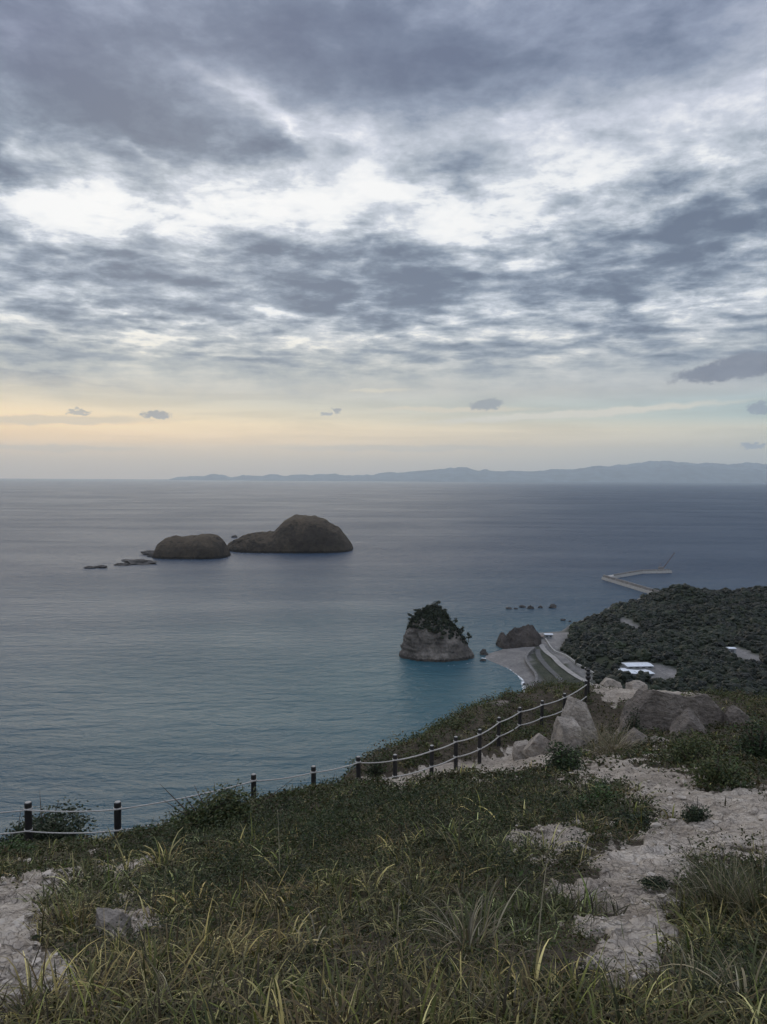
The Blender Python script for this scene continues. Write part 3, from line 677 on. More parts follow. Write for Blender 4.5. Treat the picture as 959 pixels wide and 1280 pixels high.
# ------------------------------------------------------------------ foliage builders
import bmesh
_bm = bmesh.new(); bmesh.ops.create_icosphere(_bm, subdivisions=1, radius=1); ICO1 = (np.array([v.co[:] for v in _bm.verts]), np.array([[v.index for v in f.verts] for f in _bm.faces])); _bm.free()
_bm = bmesh.new(); bmesh.ops.create_icosphere(_bm, subdivisions=2, radius=1); ICO2 = (np.array([v.co[:] for v in _bm.verts]), np.array([[v.index for v in f.verts] for f in _bm.faces])); _bm.free()
def blobs_mesh(cs, rs, base, flat=.7, rough=.35, rg=RNG, seed=0, colv=.35):
    """lumpy canopy pieces: many small displaced spheres, coloured one by one"""
    V0, F0 = base; n = len(cs); nv = len(V0)
    sc = np.ones((n, 1, 3)); sc[:, 0, 2] = flat
    V = V0[None] * rs[:, None, None] * sc
    w = V + cs[:, None]
    nz = fbm(w.reshape(-1, 3) / (rs.mean() * .8) + seed, 2).reshape(n, nv, 1) + .3 * rg.normal(size=(n, nv, 1)) * .5
    V = V * (1 + rough * 2 * nz) + cs[:, None]
    Fc = (F0[None] + (np.arange(n) * nv)[:, None, None]).reshape(-1, 3)
    return V.reshape(-1, 3), Fc
def leaf_quads(c, size, rg, up=.3, aspect=.55):
    """diamond leaves at points c: n x 3 -> V, F"""
    n = len(c); t = rg.normal(size=(n, 3)); t[:, 2] = np.abs(t[:, 2]) * up + .05; t /= np.linalg.norm(t, axis=1)[:, None]
    b = np.cross(t, rg.normal(size=(n, 3))); b /= np.linalg.norm(b, axis=1)[:, None] + 1e-9
    size = np.broadcast_to(size, n)[:, None] * rg.uniform(.6, 1.3, (n, 1))
    nrm = np.cross(t, b)
    V = np.stack([c - t * size, c + b * size * aspect + nrm * size * .15, c + t * size, c - b * size * aspect + nrm * size * .15], 1)
    return V.reshape(-1, 3), np.arange(n * 4).reshape(n, 4)
def vcol(n, k, pal, rg, var=.25, w=None):
    """n elements of k verts each; palette colours"""
    pal = np.array(pal); i = rg.choice(len(pal), n, p=w); c = pal[i] * rg.uniform(1 - var, 1 + var, (n, 1)) * rg.uniform(.93, 1.07, (n, 3))
    return np.repeat(c, k, 0)
GREENS = [(.04, .060, .020), (.058, .078, .026), (.08, .095, .032), (.036, .05, .022), (.10, .10, .038)]
def shrub_leaves(c, rad, n, size, rg, shell=.55, flat=.8, nlobes=7, pal=GREENS, w=None, floor=True):
    """leaves around a handful of lobes of a shrub"""
    c = np.asarray(c, float); rad = np.broadcast_to(rad, 3)
    lob = rg.normal(size=(nlobes, 3)); lob /= np.linalg.norm(lob, axis=1)[:, None]; lob[:, 2] = np.abs(lob[:, 2]) * 1.0
    lc = lob * rg.uniform(.2, .75, (nlobes, 1)); lr = rg.uniform(.3, .55, nlobes)
    li = rg.integers(0, nlobes, n); d = rg.normal(size=(n, 3)); d /= np.linalg.norm(d, axis=1)[:, None]
    rr_ = rg.uniform(shell, 1.08, n) ** .7 * (1 + .2 * rg.normal(size=n))
    P = (lc[li] + d * (lr[li] * rr_)[:, None]) * rad
    if floor: P[:, 2] = np.abs(P[:, 2]) * flat
    V, Q = leaf_quads(P + c, size, rg)
    return V, Q, vcol(n, 4, pal, rg, .3, w)
def build_shrub(name, pos, rad, label, n=900, size=.035, pal=GREENS, w=None, seed=1, group=None, stems=6, cat='shrub', shell=.4):
    rg = np.random.default_rng(seed); rad = np.broadcast_to(np.asarray(rad, float), 3)
    root = empty(name, tuple(pos)); tag(root, label, cat, group)
    V, Q, col = shrub_leaves((0, 0, rad[2] * .08), rad, n, size, rg, shell, pal=pal, w=w, nlobes=9)
    mesh('foliage', V, Q, M_leaf, root, False, col)
    mb = MB()
    for i in range(stems):
        d = rg.normal(size=3) * rad * .5; d[2] = rad[2] * rg.uniform(.6, .95)
        mid = d * .5 + rg.normal(size=3) * rad * .08; mid[2] = abs(mid[2])
        mb.tube([(0, 0, -.05), mid, d], [.018 * rad[2] + .006, .01 * rad[2] + .004, .003], 5)
    mb.build('stem', M_wood, root)
    return root
def build_tree(name, pos, h, cr, label, seed, lean=0.0, flat=.55, leaf=.35, n=700, pal=None, group=None):
    rg = np.random.default_rng(seed); root = empty(name, tuple(pos)); tag(root, label, 'tree', group)
    pts = [np.array([0, 0, -.6])]; 
    for i in range(1, 6): pts.append(np.array([lean * h * (i / 5) ** 1.5 + rg.normal() * .03 * h, rg.normal() * .03 * h, h * .8 * i / 5]))
    mb = MB(); mb.tube(pts, np.linspace(.045 * h, .014 * h, 6), 7)
    clumps = []
    for i in range(9):
        s = pts[2 + i % 4]; a_ = rg.uniform(0, 6.28); r = cr * rg.uniform(.4, .85); e_ = s + np.array([math.cos(a_) * r, math.sin(a_) * r, rg.uniform(.05, .28) * h]); mb.tube([s, (s + e_) / 2 + (0, 0, .03 * h), e_], [.016 * h, .01 * h, .004 * h], 5); clumps.append(e_)
    clumps.append(pts[-1] + (0, 0, .08 * h)); clumps = np.array(clumps)
    mb.build('trunk', M_wood, root)
    li = rg.integers(0, len(clumps), n); d = rg.normal(size=(n, 3)); d /= np.linalg.norm(d, axis=1)[:, None]
    P = clumps[li] + d * (rg.uniform(.3, 1, (n, 1)) ** .5) * np.array([cr * .42, cr * .42, cr * .42 * flat])
    V, Q = leaf_quads(P, leaf, rg)
    mesh('crown', V, Q, M_leaf, root, False, vcol(n, 4, pal or [(.016, .024, .014), (.024, .034, .018), (.034, .044, .022)], rg, .3))
    return root
# ------------------------------------------------------------------ stack top: scrub and trees
rg = np.random.default_rng(5)
def stack_surface(x, y):
    d = (SP[:, 0] - x) ** 2 + (SP[:, 1] - y) ** 2 - SP[:, 2] * .05
    return SP[np.argmin(d)]
top_line = [(505, 790), (512, 775), (520, 768), (530, 764), (545, 763), (556, 768), (562, 780), (572, 788), (582, 797), (592, 806)]
low_line_y = {500: 792, 515: 785, 530: 786, 545: 792, 560: 798, 575: 801, 592: 808}
cand = SP[(SP[:, 2] > 8)]; pxs, pys = project(cand)
lim = np.interp(pxs, list(low_line_y), list(low_line_y.values()))
nbr = fbm(cand / 5.0, 3) * 9
keep = cand[(pys < lim + nbr)]
sel = keep[rg.choice(len(keep), min(1500, len(keep)), replace=False)]
cs = sel + rg.normal(size=sel.shape) * (.5, .5, .3) + (0, 0, .3)
V1, F1 = blobs_mesh(cs, rg.uniform(.6, 1.5, len(cs)), ICO1, .8, .3, rg)
L = np.repeat(cs, 14, 0) + rg.normal(size=(len(cs) * 14, 3)) * (.9, .9, .7) + (0, 0, .4)
V2, F2 = leaf_quads(L, .30, rg)
pal = [(.010, .016, .009), (.016, .023, .011), (.024, .03, .014)]
V = np.vstack([V1, V2]); col = np.vstack([vcol(len(cs), len(ICO1[0]), pal, rg, .3), vcol(len(L), 4, pal, rg, .3)])
o = mesh('scrub', V, [F1, F2 + len(V1)], M_leaf, None, False, col); tag(o, 'dense dark scrub covering the top of the sea stack', 'scrub', kind='stuff')
for i, (px, py, hpx, wpx, lab) in enumerate([
    (547, 769, 12, 11, 'round-headed dark tree, highest on the sea stack'), (533, 770, 7, 9, 'low dark tree beside the highest one on the sea stack'),
    (523, 774, 8, 9, 'bushy dark tree on the seaward brow of the sea stack'), (515, 781, 8, 8, 'small dark tree leaning over the outer edge of the sea stack'),
    (556, 776, 8, 8, 'dark tree just below the top on the landward slope of the sea stack'), (567, 788, 9, 8, 'slender dark tree standing clear of the landward slope of the sea stack'),
    (577, 795, 6, 7, 'small dark tree low on the landward slope of the sea stack'), (586, 802, 5, 6, 'lowest little tree at the landward foot of the stack scrub')]):
    p = at(px, py, SY - 2); s = stack_surface(p[0], p[1])
    build_tree('pine_tree', (p[0], SY - 2 + rg.uniform(-2, 2), p[2] + .4), hpx * SS + 2.4, wpx * SS * .62, lab, 40 + i, rg.uniform(-.15, .15), .6, .28, 900, group='trees on the sea stack')

# ------------------------------------------------------------------ outcrop on the spit
def outcrop():
    o = hf_rock('rock_outcrop', [(620, 815), (622, 804), (626, 797), (631, 796), (635, 800), (639, 793), (643, 788), (650, 788), (655, 785), (661, 783), (666, 785), (671, 790), (676, 799)], 809, 15, rockmat('outcrop_rock', (.030, .026, .024), (.058, .050, .045), (.10, .086, .076), .35, 1.4, .3), 21, 200, 140, .26, .36)
    tag(o, 'brown craggy rock outcrop at the end of the beach spit', 'rock outcrop')
outcrop()

# ------------------------------------------------------------------ roads, sea wall, groynes by the beach
def ztot(x, y): return float(total(np.array([x]), np.array([y]))[0])
def ribbon(name, pxs_, w, mtl, lift, z0=2.0, thick=0, kind='structure', n=60, off=0.0):
    P = np.array([on(*q, z0)[:2] for q in pxs_]); t = np.linspace(0, len(P) - 1, n); ip = np.minimum(t.astype(int), len(P) - 2); f = (t - ip)[:, None]
    Pm = np.vstack([2 * P[0] - P[1], P, 2 * P[-1] - P[-2]]); a_, b_, c_, d_ = Pm[ip], Pm[ip + 1], Pm[ip + 2], Pm[ip + 3]
    L = .5 * ((2 * b_) + (-a_ + c_) * f + (2 * a_ - 5 * b_ + 4 * c_ - d_) * f ** 2 + (-a_ + 3 * b_ - 3 * c_ + d_) * f ** 3)
    tg = np.gradient(L, axis=0); tg /= np.linalg.norm(tg, axis=1)[:, None]; nn = np.stack([-tg[:, 1], tg[:, 0]], 1)
    A_ = L + nn * (w / 2 + off); B_ = L - nn * (w / 2 - off); zc = total(L[:, 0], L[:, 1]); za = np.maximum(np.maximum(total(A_[:, 0], A_[:, 1]), total(B_[:, 0], B_[:, 1])), zc) + lift
    if not thick:
        V = np.concatenate([np.column_stack([A_, za]), np.column_stack([B_, za])]); Q = [(i, i + 1, n + i + 1, n + i) for i in range(n - 1)]
    else:
        V = np.concatenate([np.column_stack([A_, za - 1.5]), np.column_stack([A_, za + thick]), np.column_stack([B_, za + thick]), np.column_stack([B_, za - 1.5])])
        Q = [(k * n + i, k * n + i + 1, (k + 1) * n + i + 1, (k + 1) * n + i) for k in range(3) for i in range(n - 1)] + [(0, n, 2 * n, 3 * n), (n - 1, 4 * n - 1, 3 * n - 1, 2 * n - 1)]
    o = mesh(name, V, np.array(Q), mtl); 
    if kind: o['kind'] = kind
    return o
M_conc = simple('concrete', (.34, .33, .31), .9, .2, .8); M_concd = simple('dark_concrete', (.13, .125, .12), .9, .3, .5)
M_road = simple('road_surface', (.28, .265, .245), .95, .15, .3); M_asph = simple('asphalt', (.07, .07, .07), .9, .2, .5)
ribbon('road', [(676, 806), (680, 812), (690, 822), (703, 834), (718, 846), (738, 858), (760, 868)], 3.6, M_road, .35)
ribbon('road', [(672, 812), (674, 822), (684, 834), (696, 846), (706, 858), (716, 872)], 3.5, M_asph, .30)
o = ribbon('sea_wall', [(668, 812), (659, 821), (658, 828), (664, 837), (670, 845), (670, 853), (664, 862), (660, 872)], 1.6, M_concd, .2, thick=1.8, kind=None)
tag(o, 'dark curved concrete sea wall between the grey beach and the road', 'sea wall')
o = ribbon('retaining_wall', [(682, 800), (690, 812), (705, 822), (725, 834), (745, 846)], .8, M_conc, .2, thick=1.0, kind=None)
tag(o, 'pale low retaining wall on the inland side of the beach road', 'wall')

# ------------------------------------------------------------------ breakwater and crane
mb = MB()
bw = [on(828, 742, 3), on(818, 739.5, 3), on(790, 731, 3), on(757, 721, 3)]
def slab(mb, a, b, w, z0, z1):
    a = np.array(a[:2]); b = np.array(b[:2]); t = (b - a) / np.linalg.norm(b - a); n = np.array([-t[1], t[0]]) * w / 2
    V = [(*(a - n), z0), (*(b - n), z0), (*(b + n), z0), (*(a + n), z0), (*(a - n * .8), z1), (*(b - n * .8), z1), (*(b + n * .8), z1), (*(a + n * .8), z1)]
    mb.add(V, [(0, 3, 2, 1), (4, 5, 6, 7), (0, 1, 5, 4), (1, 2, 6, 5), (2, 3, 7, 6), (3, 0, 4, 7)])
root = empty('breakwater', tuple(bw[0]), 0); root.location = (0, 0, 0); tag(root, 'long concrete breakwater bent back on itself beyond the wooded hill', 'breakwater')
mb = MB(); slab(mb, on(831, 743, 3), on(757, 721, 3), 11, -3, 3.2); mb.build('jetty', M_conc, root)
mb = MB(); slab(mb, on(760, 720.4, 3), on(801, 713.5, 3), 10, -3, 3.0); slab(mb, on(799, 713.6, 3), on(838, 713, 3), 10, -3, 3.1); mb.build('mole', M_conc, root)
M_dconc = simple('weathered_parapet', (.20, .19, .18), .9, .3, .4)
mb = MB(); 
def off(a, b, w, k):
    a = np.array(a[:2]); b = np.array(b[:2]); t = (b - a) / np.linalg.norm(b - a); n = np.array([-t[1], t[0]]) * w
    return a + n * k, b + n * k
a_, b_ = off(on(828, 742, 3), on(758, 721.4, 3), 3.2, 1); slab(mb, a_, b_, 1.4, 3.1, 6.0); mb.build('parapet', M_dconc, root)
mb = MB(); a_, b_ = off(on(765, 719.5, 3), on(800, 713.7, 3), 3.0, -1); slab(mb, a_, b_, 1.2, 2.9, 5.0); a_, b_ = off(on(801, 713.6, 3), on(836, 713, 3), 3.0, -1); slab(mb, a_, b_, 1.2, 3.0, 5.0); mb.build('parapet', M_dconc, root)
M_crane = simple('crane_paint', (.12, .08, .07), .6, .2, 1); M_cab = simple('cab_paint', (.16, .15, .15), .5, .2, 1)
cb = on(827.5, 712.9, 3.1); root = empty('crane', tuple(cb)); tag(root, 'dark lattice crane with a slanting boom on the end of the breakwater', 'crane')
mb = MB(); mb.box((0, 0, .9), (6.5, 4, 1.6)); mb.box((0, -1.7, .6), (7.4, .9, 1.2)); mb.box((0, 1.7, .6), (7.4, .9, 1.2)); mb.build('undercarriage', M_crane, root)
mb = MB(); mb.box((-.8, 0, 3.1), (5.5, 3.2, 2.6)); mb.box((-3.8, 0, 2.9), (1.4, 3.0, 2.0)); mb.build('cab', M_cab, root)
bt = np.array([(842.5 - 827.5) * 1.075, 0, (712 - 690.5) * 1.075]); b0 = np.array([1.6, 0, 2.6]); mb = MB()
for k in [(0, .55, .55), (0, -.55, .55), (0, .55, -.55), (0, -.55, -.55)]:
    mb.tube([b0 + k, b0 * .0 + bt + np.array(k) * .4], .14, 5)
for i in range(15):
    f0, f1 = i / 15, (i + 1) / 15; A0 = b0 + (bt - b0) * f0; A1 = b0 + (bt - b0) * f1; w0 = 1 - .6 * f0
    mb.tube([A0 + np.array((0, .55, .55)) * w0, A1 + np.array((0, -.55, -.55)) * w0], .09, 4); mb.tube([A0 + np.array((0, -.55, .55)) * w0, A1 + np.array((0, .55, -.55)) * w0], .09, 4)
mb.build('boom', M_crane, root)
mb = MB(); mb.tube([(-3.0, 0, 4.3), (-2.0, 0, 9.5)], .22, 5); mb.tube([(-2.0, 0, 9.5), (.8, 0, 4.0)], .15, 5); mb.build('mast', M_crane, root)
mb = MB(); mb.tube([(-2.0, 0, 9.5), tuple(bt)], .07, 4); mb.tube([tuple(bt), (bt[0], 0, bt[2] - 9)], .06, 4); mb.build('cable', M_crane, root)

# ------------------------------------------------------------------ white buildings in the wood
M_wroof = simple('white_sheet_roof', (.62, .66, .70), .5, .1, .5); M_wwall = simple('pale_wall', (.22, .23, .235), .8, .15, .5); M_win = simple('dark_window', (.03, .035, .04), .3, .1, 1)
M_redroof = simple('brown_roof', (.14, .10, .085), .7, .2, 1)
def building(px, py, w, d, h, rz, label, pitch=.8, roof=None, nwin=4, cat='building', name='building', wall=None):
    p = on(px, py, 6.0); z = ztot(p[0], p[1]); root = empty(name, (p[0], p[1], z), rz); tag(root, label, cat, 'buildings in the wood' if name == 'building' else None)
    mb = MB(); mb.box((0, 0, h / 2 - .6), (w, d, h + 1.2)); mb.build('wall', wall or M_wwall, root)
    mb = MB(); e_ = .45; W, D = w / 2 + e_, d / 2 + e_
    V = [(-W, -D, h), (W, -D, h), (W, D, h), (-W, D, h), (-W, 0, h + pitch), (W, 0, h + pitch), (-W, -D, h - .18), (W, -D, h - .18), (W, D, h - .18), (-W, D, h - .18)]
    V = [(a, b, c + .19) for a, b, c in V]
    mb.add(V, [(0, 1, 5, 4), (2, 3, 4, 5), (6, 9, 8, 7), (0, 6, 7, 1), (2, 8, 9, 3)], None); mb.add([V[1], V[2], V[5], V[0], V[3], V[4]], None, [(0, 1, 2), (4, 3, 5)]); mb.add([V[7], V[8], V[2], V[1], V[9], V[6], V[0], V[3]], [(0, 1, 2, 3), (4, 5, 6, 7)])
    mb.build('roof', roof or M_wroof, root)
    for i in range(nwin):
        mb = MB(); mb.box((-w / 2 + w * (i + .5) / nwin, -d / 2 - .02, h * .55), (w / nwin * .5, .08, min(1.0, h * .35))); wn = mb.build('window', M_win, root)
    mb = MB(); mb.box((w / 2 + .02, 0, h * .3), (.08, 1.1, h * .95)); mb.build('door', M_win, root)
    return root
building(797, 830, 16, 9, 1.7, .08, 'long white-roofed building, the rearmost of the group in the forest clearing', .5)
building(787, 836, 12, 9, 1.6, -.35, 'white-roofed building set askew at the open front of the forest clearing', .6)
building(804, 837.5, 9, 9, 1.7, .25, 'square white-roofed building beside the bare yard in the forest', .5, nwin=3)
building(778, 832.5, 4.2, 4, 1.6, 0, 'smallest white shed at the edge of the forest clearing', .3, nwin=1)
building(914, 812.5, 4.5, 4, 3.4, 0, 'lone small hut by the bare track on the wooded plain', .4, nwin=1)
building(685.5, 791, 5.5, 4, 2.8, 0, 'small white beach hut near the point of the beach', .5, cat='hut', name='beach_hut', nwin=2)
building(672, 791.5, 8, 4, 1.8, .1, 'low brown-roofed shelter on the rocks behind the spit', .4, roof=M_redroof, cat='shelter', name='shelter', nwin=2, wall=M_concd)

# ------------------------------------------------------------------ woods on the plain and hills
rg = np.random.default_rng(8)
n = 46000
xx = rg.uniform(-60, 620, n); yy = rg.uniform(90, 860, n)
ok = np.abs(xx) < yy * .62 + 20; xx, yy = xx[ok], yy[ok]
zz = total(xx, yy); sf, oc = sand_far(xx, yy, zz); dl = sdf_poly(xx, yy, LAND); rr2 = np.hypot(xx, yy)
ok = (zz > .8) & (sf < .35) & (oc < -1.0) & ((dl > 4) | (zz > 14)) & (rr2 > 85)
xx, yy, zz = xx[ok], yy[ok], zz[ok]
def thin(xx, yy, zz, cell):
    key = {}
    for i, (a_, b_) in enumerate(zip((xx / cell).astype(int), (yy / cell).astype(int))): key.setdefault((a_, b_), i)
    k = np.array(list(key.values())); return xx[k], yy[k], zz[k]
xx, yy, zz = thin(xx, yy, zz, 3.3)
rs = rg.lognormal(.72, .30, len(xx)).clip(1.2, 4.6) * (1 + .35 * fbm(P2(xx, yy) / 30, 2)); cs = np.column_stack([xx, yy, zz + rs * .45])
# crown lumps: a body and small lumps around it
V1, F1 = blobs_mesh(cs, rs, ICO2 if len(cs) < 9000 else ICO1, .75, .22, rg)
nb = len(ICO2[0]) if len(cs) < 9000 else len(ICO1[0])
k = 5; cs2 = np.repeat(cs, k, 0); r2 = np.repeat(rs, k); dd = rg.normal(size=cs2.shape); dd[:, 2] = np.abs(dd[:, 2]) + .2; dd /= np.linalg.norm(dd, axis=1)[:, None]
cs2 = cs2 + dd * r2[:, None] * (.85, .85, .7); V2, F2 = blobs_mesh(cs2, r2 * rg.uniform(.28, .5, len(r2)), ICO1, .8, .3, rg)
tone = .85 * np.clip(1 + 1.1 * fbm(P2(xx, yy) / 60, 3) , .5, 1.7)
palF = [(.010, .016, .008), (.013, .021, .009), (.020, .028, .012), (.008, .012, .008), (.028, .031, .016)]
c1 = np.array(palF)[rg.choice(5, len(cs), p=[.35, .3, .15, .15, .05])] * tone[:, None] * rg.uniform(.8, 1.2, (len(cs), 1))
col = np.vstack([np.repeat(c1, nb, 0), np.repeat(np.repeat(c1, k, 0) * rg.uniform(.75, 1.3, (len(cs2), 1)), len(ICO1[0]), 0)])
o = mesh('woodland', np.vstack([V1, V2]), [np.vstack([F1, F2 + len(V1)])], M_leaf, None, False, col); o['kind'] = 'stuff'
print('woodland', len(cs))
for i, (px, py, h) in enumerate([(868, 784, 7), (836, 790, 6), (812, 775, 6)]):
    pass

# ------------------------------------------------------------------ boulders on the headland
def boulder(px0, px1, ptop, pbase, Y, label, seed, mtl=None, depth=.8, name='boulder', sub=5, nb=10, rough=.12, rz=0.0, lean=0.0, group='boulders on the headland', planes=(), box=.62, cuts=12):
    w = (px1 - px0) / 2 * mpp(Y); c = at((px0 + px1) / 2, pbase, Y); top = at((px0 + px1) / 2, ptop, Y)[2]; h = (top - c[2])
    V, Fc = blob_rock((1, 1, 1), seed, sub, nb, rough)
    V = np.sign(V) * np.abs(V) ** box
    rgb_ = np.random.default_rng(seed + 500)
    for i in range(cuts):
        n_ = rgb_.normal(size=3); n_ /= np.linalg.norm(n_); s_ = V @ n_; V = V - np.maximum(s_ - rgb_.uniform(.66, .95), 0)[:, None] * n_ * .97
    for n_, d_ in planes:
        n_ = np.array(n_, float); n_ /= np.linalg.norm(n_); s = V @ n_; V = V - np.maximum(s - d_, 0)[:, None] * n_ * .95
    V = V / np.array([np.abs(V[:, 0]).max(), np.abs(V[:, 1]).max(), V[:, 2].max()]); V[:, 0] += lean * V[:, 2]
    V = V * (1 + .05 * fbm(V * 2.6 + seed, 5, ridged=True)[:, None] + .018 * fbm(V * 9, 4, ridged=True)[:, None])
    yc = Y + w * depth * .5; gz = float(ground_at(c[0], yc)[0]); h = max((top - gz) * .9, .12); V[:, 2] = np.where(V[:, 2] < 0, V[:, 2] * .35, V[:, 2])
    V = V * (w, w * depth, h * 1.0)
    o = mesh(name, V, Fc, mtl or M_pale, None, False); o.location = (c[0], yc, gz)
    if h < 0: print('bad', label)
    o.rotation_euler = (0, 0, rz)
    V2 = V
    return tag(o, label, 'boulder' if name == 'boulder' else 'rock', group)
boulder(698, 748, 868, 912, 25.0, 'pale pointed boulder, upper of the pair beside the fence end', 61, depth=.7, planes=[((0, -1, .25), .6), ((.7, -.1, .7), .92)])
boulder(692, 731, 897, 942, 24.2, 'pale split boulder leaning below the pointed one beside the fence end', 62, depth=.7, planes=[((.2, -1, .2), .6)])
boulder(655, 700, 917, 945, 25.5, 'low pale rock half sunk in the bank at the foot of the fence', 63)
boulder(640, 668, 926, 944, 26, 'small pale stone next to the low rock at the foot of the fence', 64)
boulder(772, 878, 861, 924, 27, 'large grey boulder with a flat dark face and pale cracked top', 65, M_grey, .55, planes=[((-.1, -1, .12), .35), ((.12, .1, 1), .68), ((-.75, -.2, .8), .66)], rough=.09, nb=3, sub=6, cuts=3, box=.72)
boulder(850, 924, 866, 925, 27.4, 'large grey boulder with a sloping shoulder, joined to the flat-faced one by a crack', 66, M_grey, .6, planes=[((.1, -1, .15), .45), ((.8, 0, .8), .62)], rough=.09, nb=3, sub=6, cuts=4, box=.75)
boulder(836, 892, 888, 934, 25.0, 'grey triangular boulder leaning in front of the large flat-faced one', 67, M_grey, .6, planes=[((-.7, -.2, .8), .4), ((.6, -.3, .8), .45), ((0, -1, .2), .4)], rough=.08)
boulder(908, 938, 882, 922, 27.0, 'squat grey boulder at the outer end of the boulder group', 68, M_grey, .7)
boulder(745, 782, 848, 868, 39, 'rounded pale rock on the skyline just past the fence end', 69)
boulder(786, 812, 851, 866, 38, 'small pale rock on the skyline behind the flat-faced boulder', 70)
boulder(738, 760, 857, 872, 37, 'pale low rock in the grass near the last fence post', 71)
boulder(815, 842, 923, 934, 22, 'small white stone at the foot of the grey boulders', 72, name='rock', sub=4)
boulder(780, 822, 912, 945, 22.5, 'long brown-grey slab lying below the flat-faced boulder', 73, M_grey, .8, name='rock')
boulder(612, 640, 900, 912, 34, 'dark rock on the lip of the bank behind the fence', 74, M_grey, name='rock', sub=4)
boulder(636, 652, 868, 884, 40, 'dark upright rock at the lip of the bank above the surf', 75, M_dark, name='rock', sub=4)
p = hit(140, 1172); V, Fc = blob_rock((.115, .09, .16), 77, 5, 9, .15); V[:, 0] += -.25 * V[:, 2] + .0
V[:, 0] = V[:, 0] * np.clip(1.2 - V[:, 2] * 2.0, .5, 1.5)
o = mesh('rock', V, Fc, M_pale); o.location = tuple(p + (0, 0, .06)); tag(o, 'pale pointed stone lying in the weeds beside the bare sandy patch', 'rock', 'boulders on the headland')

# ------------------------------------------------------------------ loose stones
def stones(n, rg):
    r = np.exp(rg.uniform(math.log(2.2), math.log(26), n)); a_ = rg.uniform(-.62, .62, n); x, y = r * np.sin(a_), r * np.cos(a_)
    z = total(x, y); sm = sand_mask_px(x, y, z); ok = sm > .25; x, y, r = x[ok], y[ok], r[ok]; z = ground_at(x, y)
    px, _ = project(P2(x, y, z)); s = np.exp(rg.normal(-4.75, .6, len(x))) * np.clip(r / 6, .7, 2.2) * np.where(px < 120, 1.5, 1.0)
    V0, F0 = ICO1; nv = len(V0); m_ = len(x)
    V = V0[None] * rg.uniform(.6, 1.3, (m_, 1, 3)) * (1, 1, .6); V = V * (1 + .22 * rg.normal(size=(m_, nv, 1))) * s[:, None, None] + np.stack([x, y, z + s * .2], 1)[:, None]
    return V.reshape(-1, 3), (F0[None] + (np.arange(m_) * nv)[:, None, None]).reshape(-1, 3), m_
V, Fc, m_ = stones(9000, rg)
M_stone = simple('pale_stone', (.38, .335, .28), .95, .35, 6, .01)
o = mesh('pebbles', V, Fc, M_stone); o['kind'] = 'stuff'

# ------------------------------------------------------------------ grass
def blades(base, az, length, width, lean, droop, rg, seg=6, twist=.4):
    """curved tapering strips; base n x 3"""
    n = len(base); t = np.linspace(0, 1, seg + 1)
    dirx = np.stack([np.cos(az), np.sin(az)], 1)
    th = lean[:, None] + droop[:, None] * t[None] ** 1.3       # angle from vertical
    ds = length[:, None] / seg
    hx = np.concatenate([np.zeros((n, 1)), np.cumsum(np.sin(th[:, :-1]) * ds, 1)], 1); hz = np.concatenate([np.zeros((n, 1)), np.cumsum(np.cos(th[:, :-1]) * ds, 1)], 1)
    C_ = np.stack([base[:, 0:1] + hx * dirx[:, 0:1], base[:, 1:2] + hx * dirx[:, 1:2], base[:, 2:3] + hz], -1)
    ta = az + math.pi / 2 + rg.normal(size=n) * twist
    side = np.stack([np.cos(ta), np.sin(ta), np.zeros(n)], 1)[:, None]
    w = width[:, None, None] * (np.minimum(1, (1 - t) * 1.6 + .02) * np.minimum(1, .45 + t * 2))[None, :, None]
    V = np.stack([C_ - side * w, C_ + side * w], 2).reshape(n, -1, 3)
    q = np.array([(2 * i, 2 * i + 1, 2 * i + 3, 2 * i + 2) for i in range(seg)])
    Q = (q[None] + (np.arange(n) * (seg + 1) * 2)[:, None, None]).reshape(-1, 4)
    return V.reshape(-1, 3), Q, (seg + 1) * 2
TAN = [(.36, .30, .17), (.28, .23, .13), (.44, .39, .26)]; GRN = [(.075, .085, .028), (.10, .11, .036), (.15, .155, .055), (.05, .062, .025)]; BRN = [(.12, .085, .05), (.08, .06, .04), (.17, .13, .085)]
